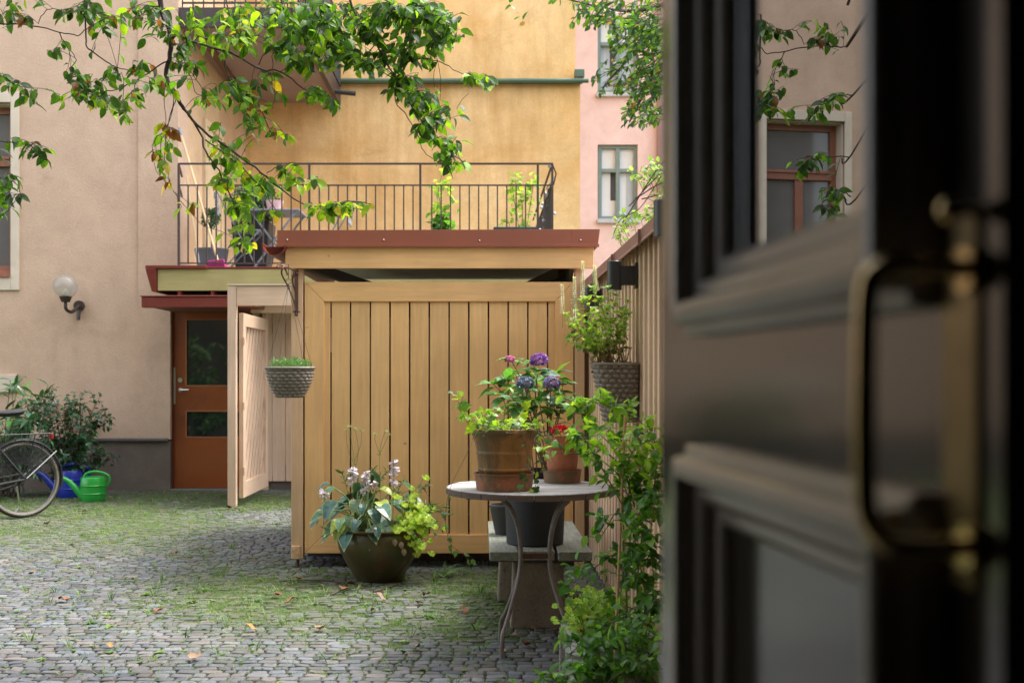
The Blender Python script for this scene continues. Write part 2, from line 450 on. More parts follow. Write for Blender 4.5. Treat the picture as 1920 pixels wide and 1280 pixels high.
m, t, b, o = nodes('granite setts')
v = pos(t); a = N(t, 'ShaderNodeAttribute', attribute_name='Col')
sp = nz(t, v, 160, 4, .75); s2 = nz(t, v, 18, 5, .6)
c = mix(t, 1.0, a.outputs[0], ramp(t, sp, [(.3, (.72,)*3), (.7, (1.22,)*3)]), 'MULTIPLY')
c = mix(t, 1.0, c, ramp(t, s2, [(.3, (.82, .82, .80)), (.7, (1.1, 1.1, 1.12))]), 'MULTIPLY')
dd = nz(t, v, 9, 7, .7); c = mix(t, ramp(t, dd, [(.55, (0,)*3), (.75, (.45,)*3)]), c, (.075, .065, .045))
t.links.new(c, b.inputs['Base Color']); b.inputs['Roughness'].default_value = .72
bump(t, b, s2, .5, .006); SETT = m
SV = []; SF = []; SC = []
y = 4.0; row = 0
while y < 13.4:
    dy = random.uniform(.053, .068); xmin = -.46*y - .7; xmax = min(1.0, 1.0)
    x = xmin + random.random()*.05
    wob = lambda xx: .018*mnoise.noise(Vector((xx*1.1, y*.3, 5))) + .05*mnoise.noise(Vector((xx*.25, y*.1, 9)))
    while x < xmax:
        dx = random.uniform(.055, .108)
        gd = green_density(x, y)
        if not (random.random() < (gd-.55)*.5):
            x0, x1 = x+.0038, x+dx-.0038; y0, y1 = y+.0035, y+dy-.0035
            hh = random.uniform(.0045, .0080) - min(.004, gd*.003); tx = random.uniform(-.003, .003); ty = random.uniform(-.002, .002)
            cx, cy = (x0+x1)/2, (y0+y1)/2; hx, hy = (x1-x0)/2, (y1-y0)/2
            base = len(SV); n = 10
            ang = [2*math.pi*(k+.5)/n + random.uniform(-.12, .12) for k in range(n)]
            for ring, (sc_, z) in enumerate(((1.0, -.02), (.985, .45), (.90, .9), (.5, 1.0))):
                for k, aa in enumerate(ang):
                    ca, sa = math.cos(aa), math.sin(aa); e = .34
                    px = math.copysign(abs(ca)**e, ca)*hx*sc_*(1+.07*math.sin(k*5.3+row)); py = math.copysign(abs(sa)**e, sa)*hy*sc_
                    zz = hh*z + (tx*px/hx + ty*py/hy)*z if z > 0 else -.02
                    SV.append((cx+px, cy+py + wob(cx), zz))
            SV.append((cx, cy + wob(cx), hh*1.03))
            for r_ in range(3):
                for k in range(n):
                    k2 = (k+1) % n; SF.append((base+r_*n+k, base+r_*n+k2, base+(r_+1)*n+k2, base+(r_+1)*n+k))
            for k in range(n): SF.append((base+3*n+k, base+3*n+(k+1) % n, base+4*n, base+4*n))
            tone = random.gauss(.120, .027); warm = random.random()
            cc = (tone*1.0, tone*1.0, tone*1.06) if warm < .5 else ((tone*1.12, tone, tone*.95) if warm < .72 else (tone*.88, tone*.97, tone*1.12))
            mo = max(0, min(.75, (gd-.45)*.8 + random.uniform(-.15, .2)))
            cc = tuple(q*(1-mo) + g_*mo for q, g_ in zip(cc, (.075, .085, .028)))
            SC.extend([cc]*(4*n+1))
        x += dx
    y += dy; row += 1
SV = np.array(SV); SF = np.array(SF); tri = SF[SF[:, 2] == SF[:, 3]][:, :3]; qd = SF[SF[:, 2] != SF[:, 3]]
SF = np.concatenate([tri, qd[:, [0,1,2]], qd[:, [0,2,3]]])
o = np_mesh('cobble_paving', SV, SF, np.array(SC), SETT, smooth=True); tag(o, kind='structure')

# ------------------------------------------------------------------ grass and weeds
G = Leafs(); GW = Leafs()
T_BLADE = tmpl_ovate(.035, st=(0,.35,.7,1), wd=(.8,1,.7,0), droop=.35, fold=.3)
gcols = [(5, (.10, .19, .04)), (3, (.17, .28, .05)), (3, (.05, .11, .03)), (1, (.22, .19, .09))]
cnt = 0
for i in range(170000):
    yy = 4.3 + 8.9*random.random()**1.15; xx = random.uniform(-.45*yy-.3, min(.75, .42*yy))
    if green_density(xx, yy)*.22 + (.05 if mnoise.noise(Vector((xx*3, yy*3, 0))) > .3 else 0) < random.random(): continue
    nb = random.randint(4, 9); sz = random.uniform(.010, .034)*(1.6 if random.random() < .07 else 1)
    base = pick(gcols, .2)
    for k in range(nb):
        a_ = random.random()*6.28; r_ = random.random()*.026
        G.add((xx+r_*math.cos(a_), yy+r_*math.sin(a_), -.004), (math.cos(a_)*.75+random.uniform(-.3,.3), math.sin(a_)*.75, random.uniform(.5, 1.3)), (math.cos(a_+3.1), math.sin(a_+3.1), .6), sz*random.uniform(.6, 1.4), vary(base, .15))
    cnt += 1
    if cnt > 24000: break
# ragged taller tufts
for i in range(80):
    yy = random.choice([random.gauss(6.9, .35), random.gauss(6.0, .6), random.uniform(5, 9), random.gauss(11.4, .6)]); xx = random.uniform(max(-.43*yy, -3.2), .1)
    if yy > 10: xx = random.uniform(-4.6, -1.6)
    if yy < 4.6 or (6.9 < yy < 7.5 and -.9 < xx < -.3): continue
    for k in range(random.randint(5, 14)):
        a_ = random.random()*6.28
        G.add((xx+.012*math.cos(a_), yy+.012*math.sin(a_), 0), (math.cos(a_)*.4, math.sin(a_)*.4, 1.0), (math.cos(a_+3.1), math.sin(a_+3.1), .6), random.uniform(.03, .09), pick(gcols, .2))
LEAFG = leafmat('grass blades', .3, .55)
tag(G.build('grass', T_BLADE, LEAFG), 'short grass growing in the joints between the cobbles', 'grass', kind='stuff')
# small broadleaf weeds
for i in range(700):
    yy = random.choice([random.gauss(6.8, .6), random.uniform(4.6, 8), random.gauss(11.7, .7), random.uniform(5, 12)]); xx = random.uniform(-.42*yy, .3)
    if yy < 4.5 or yy > 12.8 or (yy > 7.6 and xx > -1.5): continue
    n_ = random.randint(4, 9); s_ = random.uniform(.008, .020)*(2 if random.random() < .08 else 1); bc = pick([(1, (.10, .20, .05)), (1, (.16, .26, .05)), (.6, (.08, .15, .06))])
    for k in range(n_):
        a_ = 6.28*k/n_ + random.uniform(-.3, .3)
        GW.add((xx, yy, .006), (math.cos(a_), math.sin(a_), random.uniform(.1, .8)), (0, 0, 1), s_*random.uniform(.7, 1.3), vary(bc, .12))
tag(GW.build('weeds', T_OVATE, LEAFG), 'small broad leaved weeds scattered over the cobbles', 'weeds', kind='stuff')

# ------------------------------------------------------------------ fallen leaves, twigs
DRY = [M('dry leaf brown', (.20, .085, .04), .8, .3, 60), M('dry leaf tan', (.30, .20, .13), .8, .2, 60), M('dry leaf ochre', (.30, .17, .05), .8, .25, 60)]
DLAB = ['curled dark brown leaf fallen on the cobbles', 'pale tan dry leaf fallen on the cobbles', 'yellow ochre leaf fallen on the cobbles']
def dry_mesh(sd_, W):
    V, Q, _ = tmpl_ovate(W, droop=-.3, fold=.55, wave=.06); V = V.copy(); V[:, 2] += .12*np.sin(V[:, 1]*6+sd_); V[:, 1] -= .5; V[:, 2] -= V[:, 2].min()
    me = bpy.data.meshes.new('fallen_leaf'); me.from_pydata(V.tolist(), [], Q.tolist()); me.polygons.foreach_set('use_smooth', [True]*len(Q)); me.update(); return me
dm = [dry_mesh(0, .28), dry_mesh(2, .36), dry_mesh(4, .22)]
def lzone(px, py):
    if px > 920: return 'below the round table' if py < 1205 else 'at the foot of the table legs'
    if py < 1000: return 'near the open gate' if px > 250 else 'near the bicycle wheel'
    if py > 1190: return 'in the bare front rows, ' + ('left' if px < 400 else 'right')
    if px < 340: return 'in the left of the yard'
    if px > 740: return 'in the grass right of the bowl planter'
    if px > 600: return 'in the grass before the bowl planter'
    return 'in the grass left of the planter' if py > 1095 else 'beside the shed corner post'
spots = [(300,1150),(520,1120),(545,1135),(205,1217),(645,1110),(712,1128),(785,1135),(600,1185),(780,1222),(660,1100),(430,955),(450,960),(963,1198),(985,1215),(1080,1200),(940,1230),(365,1240),(240,1225),(800,1120),(330,1040),(505,1018),(160,962),(90,985),(700,1150),(1000,1185),(560,1090),(930,1160),(870,1150),(1040,1190),(470,1185),(120,1130),(60,1080)]
for i, (px, py) in enumerate(spots):
    Y = E*F/(py-CY); k = 0 if i in (0,1,2,4,6,9,10,13,14) else (1 if i in (7,11,23,5,24) else random.choice([0,1,2]))
    o = bpy.data.objects.new('fallen_leaf', dm[i % 3]); COL.objects.link(o)
    o.location = ((px-CX)/F*Y, Y, .014); o.rotation_euler = (random.uniform(-.3,.3), random.uniform(-.3,.3), random.random()*6.28); s_ = random.uniform(.045, .085); o.scale = (s_,)*3
    if not dm[i % 3].materials: dm[i % 3].materials.append(DRY[0])
    o.material_slots[0].link = 'OBJECT'; o.material_slots[0].material = DRY[k]
    tag(o, DLAB[k] + ' ' + lzone(px, py), 'leaf', 'fallen leaves on the cobbles')
_by = {}
for o_ in [q for q in COL.objects if q.name.startswith('fallen_leaf')]: _by.setdefault(o_['label'], []).append(o_)
for lab, os_ in _by.items():
    if len(os_) > 1:
        os_.sort(key=lambda q: q.location.x/q.location.y)
        names = ['the left one', 'the right one'] if len(os_) == 2 else ['leftmost', 'middle one', 'rightmost', 'far one']
        for q, nm in zip(os_, names): q['label'] = lab.replace(' fallen on the cobbles', '') + ', ' + nm
TWIG = M('twig bark', (.10, .065, .045), .85, .2, 40)
for i, (p, lab) in enumerate(((((525,1092),(600,1090),(650,1095),(690,1100)), 'long thin dry twig lying in the grass before the bowl planter'), (((700,1112),(725,1105),(745,1098)), 'short thick dry stick lying by the foot of the bowl planter'), (((620,1118),(650,1106),(690,1106),(720,1113)), 'curved dark twig arching over the grass by the planter'))):
    pts = [at(x, y, E*F/(y-CY)) + Vector((0,0,.012)) for x, y in p]
    mb = MB(); mb.tube(catmull(pts, 4), [.004+.002*(i == 1)]*(len(pts)*4-3), 5)
    tag(mb.build('fallen_twig', TWIG, None, pts[0]), lab, 'twig')

# ------------------------------------------------------------------ left pink building
pb = thing('pink_building', (-6, 13, 0), 'pinkish beige rendered house with brown entrance door and red framed window', 'building')
YW = 13.0
# front wall in pieces round the window and the door
wx0, wx1 = -6.38, -5.355; wz0, wz1 = 2.45, 4.42      # window opening
mb = MB()
def wallbox(mb, x0, x1, z0, z1, y0=YW, y1=YW+.4): mb.box(x0, x1, y0, y1, z0, z1)
wallbox(mb, -11, wx0, .58, 9); wallbox(mb, wx0, wx1, .58, wz0); wallbox(mb, wx0, wx1, wz1, 9); wallbox(mb, wx1, -3.895, .58, 9)
wallbox(mb, -3.895, -3.53, .58, 9, YW-.035, YW+.4)
wallbox(mb, -3.53, -3.44, 2.47, 9, YW-.035, YW+.4)
wallbox(mb, -2.60, -2.42, 0, 2.2)
mb.box(-3.53, -2.60, YW+.0, YW+.4, 2.12, 2.2)
mb.build('wall', PINK, pb)
mb = MB(); mb.box(-3.75, -3.44, YW+.4, 16.7, 2.47, 9); mb.build('side_wall', PINK2, pb)
mb = MB(); mb.box(-11, -3.535, YW-.02, YW+.38, -.1, .57); mb.build('plinth', PLINTH, pb)
mb = MB(); mb.box(-11, -3.55, YW-.07, YW-.03, .565, .595); mb.build('ledge', M('grey ledge', (.12,.115,.11), .6), pb, bevel=.004)
# window with casing
wn = MB()
cw = .095
wn.box(wx0-cw, wx0, YW-.03, YW+.02, wz0-.17, wz1+.12); wn.box(wx1, wx1+cw, YW-.03, YW+.02, wz0-.17, wz1+.12)
wn.box(wx0+.001, wx0+.016, YW+.021, YW+.30, wz0, wz1); wn.box(wx1-.016, wx1-.001, YW+.021, YW+.30, wz0, wz1); wn.box(wx0+.017, wx1-.017, YW+.021, YW+.30, wz1-.016, wz1-.001); wn.box(wx0, wx1, YW-.03, YW+.02, wz1, wz1+.12); wn.box(wx0, wx1, YW-.03, YW+.02, wz0-.17, wz0)
wo = wn.build('window', CREAM, pb, bevel=.006)
fr = MB(); yf = YW+.17
def frame(mb, x0, x1, z0, z1, w_, y0, y1):
    mb.box(x0, x0+w_, y0, y1, z0, z1); mb.box(x1-w_, x1, y0, y1, z0, z1); mb.box(x0+w_, x1-w_, y0, y1, z0, z0+w_); mb.box(x0+w_, x1-w_, y0, y1, z1-w_, z1)
frame(fr, wx0+.018, wx1-.018, wz0+.05, wz1-.018, .075, yf, yf+.07)
zt = 3.78; xm = (wx0+wx1)/2
fr.box(wx0+.077, wx1-.077, yf-.02, yf+.07, zt-.06, zt+.06); fr.box(wx0+.077, wx1-.077, yf-.04, yf-.02, zt+.02, zt+.05)
fr.box(xm-.055, xm+.055, yf-.003, yf+.07, wz0+.125, zt-.06)
fr.build('frame', WFRAME, wo, bevel=.005)
gl = MB(); gl.box(wx0+.07, wx1-.07, yf+.03, yf+.045, wz0+.12, wz1-.07); gl.build('glass', GLASSW, wo)
sl = MB()
for k in range(3): sl.box(wx0+.003, wx1-.003, YW-.05+.035*k, YW-.015+.035*k, wz0+.004+.02*k-.03, wz0+.012+.022*k)
sl.box(wx0+.003, wx1-.003, YW+.06, YW+.165, wz0+.03, wz0+.10)
sl.build('sill', WFRAME, wo, bevel=.003)
cu = MB(); 
for k in range(14):
    xx = wx0+.1+k*.022; cu.tube([(xx, YW+.28+.012*(k % 2), wz0+.15), (xx, YW+.28+.012*(k % 2), wz1-.1)], .012, 6)
cu.build('curtain', CURT, wo)
# small vent and cream box on the wall
mb = MB(); mb.box(-4.99, -4.82, YW-.05, YW, .90, 1.0); mb.build('vent_cover', STEEL, pb, bevel=.006)
mb = MB(); mb.box(-6.2, -5.27, YW-.04, YW, 1.12, 1.32); mb.build('cream_panel', CREAM, pb, bevel=.005)
# entrance door
dY = YW+.07; dx0, dx1 = -3.515, -2.62
dr = MB()
zB, zT = .02, 2.065; gx0, gx1 = dx0+.145, dx1-.145
z1a, z1b, z2a, z2b = .605, .895, 1.195, 1.945
dr.box(dx0, gx0, dY, dY+.05, zB, zT); dr.box(gx1, dx1, dY, dY+.05, zB, zT)
dr.box(gx0, gx1, dY, dY+.05, zB, z1a); dr.box(gx0, gx1, dY, dY+.05, z1b, z2a); dr.box(gx0, gx1, dY, dY+.05, z2b, zT)
door = dr.build('door', DOORP, pb)
mb = MB()
for a_, b_ in ((z1a, z1b), (z2a, z2b)):
    frame(mb, gx0-.012, gx1+.012, a_-.012, b_+.012, .014, dY-.006, dY)
mb.build('glazing_bead', M('bead', (.36, .13, .05), .4), door, bevel=.002)
for a_, b_ in ((z1a, z1b), (z2a, z2b)):
    mb = MB(); mb.box(gx0+.001, gx1-.001, dY+.02, dY+.03, a_+.001, b_-.001); mb.build('glass_pane', GLASSD, door)
mb = MB(); mb.box(dx0-.018, dx0+.022, dY-.02, dY-.003, .98, 1.40); mb.build('guard_plate', STEEL, door, bevel=.003)
mb = MB(); mb.tube([(dx0+.075, dY, 1.145), (dx0+.075, dY-.05, 1.145), (dx0+.09, dY-.06, 1.145), (dx0+.185, dY-.06, 1.143)], .011, 8); mb.tube([(dx0+.075, dY, 1.145), (dx0+.075, dY-.012, 1.145)], .026, 16); mb.build('handle', STEEL, door)
mb = MB(); mb.tube([(dx0+.075, dY, 1.255), (dx0+.075, dY-.02, 1.255)], .027, 16); mb.build('lock', STEEL, door)
mb = MB(); mb.box(dx0-.015, dx0, YW+.03, dY+.1, 0, 2.07); mb.box(dx1, dx1+.02, YW+.03, dY+.1, 0, 2.12); mb.box(dx0, dx1, YW+.03, dY+.1, 2.075, 2.118); mb.build('door_frame', M('dark red jamb', (.13, .03, .015), .5), pb)
mb = MB(); mb.box(dx0-.02, dx1+.02, YW-.05, YW+.3, -.05, .012); mb.build('threshold', M('stone step', (.2, .19, .18), .8, bs=.4), pb)
# terrace door on the side wall
mb = MB()
for y0 in (14.1, 15.0): mb.box(-3.44, -3.40, y0, y0+.08, 2.5, 4.5)
mb.box(-3.44, -3.40, 14.18, 15.0, 4.42, 4.5); mb.box(-3.435, -3.425, 14.18, 15.0, 2.5, 4.42)
mb.build('terrace_door', M('pale door wood', (.62, .46, .28), .6), pb)
# upper balcony
bal = MB(); bal.box(-3.438, -2.10, 13.03, 16.66, 5.3, 5.48); bo = bal.build('balcony', M('balcony soffit', (.30, .22, .185), .9, .06, 2, bs=.2), pb)
mb = MB(); mb.box(-3.438, -2.05, 12.97, 13.03, 5.28, 5.50); mb.box(-2.10, -2.04, 13.03, 16.66, 5.26, 5.50); mb.build('edge_beam', M('dark brown beam', (.045, .025, .02), .5), bo)
mb = MB(); mb.bar((-3.25, 13.1, 5.296), (-3.36, 16.5, 5.25), .08, .06); mb.build('soffit_beam', M('brown beam', (.12, .06, .035), .5), bo)
rl = MB()
for i in range(12): rl.bar((-3.4+i*.12, 13.0, 5.5), (-3.4+i*.12, 13.0, 6.5), .014, .014)
for i in range(30): rl.bar((-2.07, 13.0+i*.12, 5.5), (-2.07, 13.0+i*.12, 6.5), .014, .014)
rl.bar((-3.4, 13.0, 6.5), (-2.05, 13.0, 6.5), .04, .02); rl.bar((-2.07, 13, 6.5), (-2.07, 16.6, 6.5), .04, .02); rl.bar((-3.4, 13.0, 5.56), (-2.05, 13.0, 5.56), .02, .02)
rl.build('railing', IRON, bo)
mb = MB(); mb.box(-2.045, -2.03, 13.3, 16.6, 5.52, 6.4); mb.build('privacy_screen', M('dark screen cloth', (.03, .03, .035), .9), bo)
mb = MB(); mb.tube([(-2.04, 16.0, 5.3), (-1.75, 16.0, 5.27)], .035, 10); mb.build('drain_spout', IRON, bo)

# ------------------------------------------------------------------ yellow building behind
yb = thing('yellow_building', (0, 16.7, 0), 'ochre yellow rendered house behind the terrace with rain streaks', 'building')
mb = MB(); mb.box(-9, 1.47, 16.7, 22.9, 0, 5.6); mb.box(-9, 1.405, 16.76, 22.9, 5.6, 12); mb.build('wall', YEL, yb)
mb = MB(); mb.prism([(-9, 5.58), (1.50, 5.58), (1.50, 5.63), (-9, 5.63)], 16.60, 16.699); mb.box(1.38, 1.52, 16.55, 16.70, 5.66, 5.76); mb.tube([(-9, 16.57, 5.60), (1.58, 16.57, 5.60)], .034, 10); mb.build('gutter', GREENM, yb)
# rose building
rb = thing('rose_building', (3, 23, 0), 'rose pink rendered house far behind with green framed windows', 'building')
wins = [(2.40, 3.19, 4.47, 5.98), (2.37, 3.19, 7.02, 8.55), (5.2, 6.0, 4.47, 5.98), (5.2, 6.0, 7.02, 8.55)]
mb = MB()
zs = [0, 4.47, 5.98, 7.02, 8.55, 14]; xsr = [.5, 2.38, 3.19, 5.2, 6.0, 9]
for i in range(5):
    for j in range(5):
        if i in (1, 3) and j in (1, 3): continue
        mb.box(xsr[i], xsr[i+1], 23, 23.4, zs[j], zs[j+1])
mb.build('wall', ROSE, rb)
for i, (x0, x1, z0, z1) in enumerate(wins):
    x0 = max(x0, 2.381 if i < 2 else x0)
    mb = MB(); frame(mb, x0, x1, z0, z1, .07, 23.08, 23.14); zt = z0+(z1-z0)*.66; xm = (x0+x1)/2
    mb.box(x0+.07, x1-.07, 23.07, 23.14, zt-.035, zt+.035); mb.box(xm-.04, xm+.04, 23.065, 23.14, z0+.07, z1-.07)
    wo2 = mb.build('window', GFRAME, rb)
    mb = MB(); mb.box(x0+.06, x1-.06, 23.16, 23.17, zt, z1-.06); mb.build('blind', BLIND, wo2)  # roller blind on the upper panes, sky reflection put into its white
    mb = MB(); mb.box(x0+.06, xm-.14, 23.18, 23.19, z0+.06, zt); mb.box(xm+.04, x1-.2, 23.18, 23.19, z0+.06, zt); mb.box(x0+.06, xm, 23.17, 23.18, z0+.06, z0+.4); mb.build('curtain', BLIND if i == 0 else CURT, wo2)
    mb = MB(); mb.box(x1-.21, x1-.06, 23.165, 23.172, z0+.06, zt); mb.build('curtain', CURT, wo2)
    mb = MB(); mb.box(x0, x1, 23.25, 23.26, z0, z1); mb.build('pane', M('room grey', (.10, .10, .11), .6), wo2)
    mb = MB(); mb.box(x0-.04, x1+.04, 22.9, 23.05, z0-.09, z0-.003); mb.build('sill', M('zinc sill', (.42, .44, .48), .5), wo2, bevel=.01)
mb = MB(); mb.tube([(3.68, 22.88, 0), (3.68, 22.88, 14)], .13, 14); mb.build('downpipe', MAUVE, rb)

# ------------------------------------------------------------------ terrace
tr = thing('roof_terrace', (-1.4, 12.2, 0), 'raised terrace over the back yard with thin iron railing and mossy edge', 'terrace')
mb = MB(); mb.box(-3.47, .75, 12.14, 16.69, 2.25, 2.42); mb.build('deck', M('terrace deck', (.2, .17, .15), .8), tr)
mb = MB(); mb.box(-3.43, .77, 12.10, 12.14, 2.208, 2.44); mb.build('fascia_board', GREENB, tr, bevel=.004)
mb = MB(); mb.box(-3.55, -2.9, 12.06, 12.16, 2.441, 2.475); mb.box(-2.9, .77, 12.09, 12.16, 2.441, 2.462); mb.add([(-3.55,12.06,2.44),(-3.435,12.06,2.44),(-3.435,12.09,2.2),(-3.49,12.09,2.2),(-3.55,12.9,2.44),(-3.435,12.9,2.44),(-3.435,12.9,2.2),(-3.49,12.9,2.2)],[(0,1,2,3),(7,6,5,4),(0,3,7,4),(1,5,6,2),(0,4,5,1),(3,2,6,7)]); mb.build('edge_flashing', REDM, tr, bevel=.004)
for x in (-1.5, -.9, .68):
    mb = MB(); mb.box(x-.06, x+.06, 12.5, 12.62, 0, 2.25); mb.build('post', POSTP, tr)
rail = MB(); yr = 12.2; xr0, xr1 = -3.23, .775; zf = 2.46
zu, zl = 3.575, 3.345
rail.bar((xr0, yr, zu), (xr1, yr, zu), .02, .02); rail.bar((xr0, yr, zl), (xr1, yr, zl), .022, .014); rail.bar((xr0, yr, zf+.05), (xr1, yr, zf+.05), .022, .014)
for x in (xr0, xr0+.02): pass
rail.bar((xr0, yr, zu), (xr0-.17, 12.98, zu), .02, .02); rail.bar((xr0, yr, zl), (xr0-.17, 12.98, zl), .02, .014)
rail.bar((xr1, yr, zu), (xr1, 16.6, zu), .02, .02); rail.bar((xr1, yr, zl), (xr1, 16.6, zl), .022, .014); rail.bar((xr1, yr, zf+.05), (xr1, 16.6, zf+.05), .022, .014)
ro = rail.build('railing', IRONB, tr)
for x in (xr0, -1.83, -.64, .62, xr1):
    mb = MB(); mb.bar((x, yr, zf-.02), (x, yr, zu), .024, .024); mb.build('baluster', IRONB, ro)
k = 0; x = xr0+.1
while x < xr1-.03:
    if min(abs(x-q) for q in (-1.83, -.64, .62)) > .045:
        mb = MB(); mb.bar((x, yr, zf+.04), (x, yr, zl), .014, .014); mb.build('baluster', IRONB, ro)
    x += .1005
for i in range(1, 42):
    mb = MB(); mb.bar((xr1, yr+i*.105, zf+.04), (xr1, yr+i*.105, zl), .016, .016); mb.build('baluster', IRON, ro)
# string of bulbs wound round the end of the railing
sg = MB(); bl = MB(); pts = []
for i in range(60):
    tt = i/59; pts.append((xr1+.05*math.sin(i*1.3), yr+.05+tt*3.0, zu-.02-.15*abs(math.sin(i*.5))-tt*.75+.04*math.cos(i*1.1)))
sg.tube(pts, .008, 5)
lt = thing('light_string', (xr1, yr, zu), 'string of small clear bulbs wound round the far end of the terrace railing', 'string lights')
sg.build('cable', IRON, lt)
bm_ = M('clear bulbs', (.5, .52, .58), .1, .05, ior=1.8)
for i in range(0, 60, 3):
    mb = MB(); mb.sphere(Vector(pts[i])+Vector((random.uniform(-.05,.05), -.02, -.04)), .019, 8, 6); mb.build('bulb', bm_, lt)
# canopy over the door
cn = thing('door_canopy', (-3, 12.4, 2.1), 'small dark red sheet metal canopy with gutter over the brown door', 'canopy')
mb = MB(); mb.add([(-3.52,12.04,2.13),(-2.35,12.04,2.13),(-2.35,12.98,2.20),(-3.52,12.98,2.20),(-3.52,12.04,2.10),(-2.35,12.04,2.10),(-2.35,12.98,2.17),(-3.52,12.98,2.17)],[(0,1,2,3),(7,6,5,4),(0,4,5,1),(1,5,6,2),(2,6,7,3),(3,7,4,0)]); mb.build('sheet', REDM, cn)
mb = MB()
for x in (-3.2, -2.85): mb.box(x, x+.02, 12.05, 12.95, 2.135, 2.195)
mb.build('standing_seam', REDM, cn)
mb = MB(); mb.prism([(-3.55, 2.02), (-2.35, 2.02), (-2.35, 2.13), (-3.55, 2.13)], 11.92, 12.03); mb.box(-3.56, -2.35, 11.905, 12.04, 2.131, 2.145); mb.build('gutter', REDM, cn, bevel=.012)
mb = MB(); mb.box(-3.5, -2.35, 12.05, 12.95, 2.03, 2.09); mb.build('soffit', M('canopy soffit', (.2, .08, .05), .7), cn)
# ------------------------------------------------------------------ gate, back fence
gt = thing('garden_gate', (-2.47, 11.3, 0), 'beige gate frame with an open leaf of diagonal boards beside the brown door', 'gate')
mb = MB(); mb.box(-2.508, -2.425, 11.30, 11.38, .005, 2.186); mb.build('post', BEIGE, gt, bevel=.004)
mb = MB(); mb.box(-2.423, -1.5, 11.31, 11.36, 2.0, 2.20); mb.build('header', BEIGEX, gt, bevel=.004)
mb = MB(); mb.box(-2.51, -1.5, 11.29, 11.39, 2.202, 2.215); mb.build('cap', M('pale cap board', (.6,.5,.38), .7), gt)
# leaf: from hinge at (-2.41,11.38) to (-2.545,12.6)
A = Vector((-2.412, 11.385, 0)); B = Vector((-2.398, 12.65, 0)); dl = (B-A).normalized(); nl_ = Vector((dl.y, -dl.x, 0)); Lg = (B-A).length
def lp(u, z, w_=0): return A + dl*u + Vector((0, 0, z)) + nl_*w_
def lbox(mb, u0, u1, z0, z1, w0, w1, zz0=None, zz1=None):
    z0b = z0 if zz0 is None else zz0; z1b = z1 if zz1 is None else zz1
    vs = [lp(u0,z0,w0),lp(u1,z0b,w0),lp(u1,z0b,w1),lp(u0,z0,w1),lp(u0,z1,w0),lp(u1,z1b,w0),lp(u1,z1b,w1),lp(u0,z1,w1)]
    mb.add(vs, [(0,3,2,1),(4,5,6,7),(0,1,5,4),(1,2,6,5),(2,3,7,6),(3,0,4,7)])
lf = MB(); lbox(lf, 0, .12, .08, 1.93, 0, .045); lbox(lf, Lg-.13, Lg, .08, 2.0, 0, .045); lbox(lf, .12, Lg-.13, .08, .24, 0, .045); lbox(lf, .12, Lg-.13, 1.80, 1.93, 0, .045)
lfo = lf.build('gate_leaf', BEIGE, gt, bevel=.004)
dg = MB(); u0, u1, za, zb = .12, Lg-.13, .24, 1.80; st = 2.0     # steep diagonal boards
c0 = za - 1.2*st
def clip_poly(P):
    for ax, lim, sg_ in ((0, u0, 1), (0, u1, -1), (1, za, 1), (1, zb, -1)):
        Q = []
        for i in range(len(P)):
            a_, b_ = P[i-1], P[i]; da, db = (a_[ax]-lim)*sg_, (b_[ax]-lim)*sg_
            if (da >= 0) != (db >= 0): t_ = da/(da-db); Q.append((a_[0]+(b_[0]-a_[0])*t_, a_[1]+(b_[1]-a_[1])*t_))
            if db >= 0: Q.append(b_)
        P = Q
        if len(P) < 3: return None
    return P
k = -14
while k < 14:
    c_ = k*.30; P = clip_poly([(u0-1, c_+st*(u0-1)), (u1+1, c_+st*(u1+1)), (u1+1, c_+.20+st*(u1+1)), (u0-1, c_+.20+st*(u0-1))])
    if P:
        n = len(P); dg.add([lp(u, z, .016) for u, z in P]+[lp(u, z, .002) for u, z in P], [tuple(range(n)), tuple(reversed(range(n, 2*n)))]+[(i, i+n, (i+1) % n+n, (i+1) % n) for i in range(n)])
    k += 1
dg.build('diagonal_boards', BEIGE, lfo)
mb = MB(); lbox(mb, u0, u1, za, zb, -.006, -.001); mb.build('backing', M('shaded gap brown', (.16, .10, .07), .8), lfo)
mb = MB()
for z in (.35, 1.0, 1.65): mb.tube([lp(-.005, z-.04, .05), lp(-.005, z+.04, .05)], .012, 8)
mb.build('hinge', BEIGE, lfo)
mb = MB(); mb.box(-2.50, -1.75, 12.4, 12.45, 1.99, 2.10); mb.build('rear_rail', BEIGEX, gt)

bf = MB(); x = -2.52
while x < -1.25:
    bf.box(x, x+.143, 13.0, 13.025, .10, 2.2); x += .150
bfo = thing('board_fence', (-2, 13, 0), 'pale beige vertical board fence behind the open gate', 'fence')
bf.build('boards', BEIGE, bfo, bevel=.004)
mb = MB(); mb.box(-2.55, -1.2, 13.03, 13.08, .0, .16); mb.box(-2.55, -1.2, 13.03, 13.1, 1.8, 1.9); mb.build('rail', DARKIN, bfo)

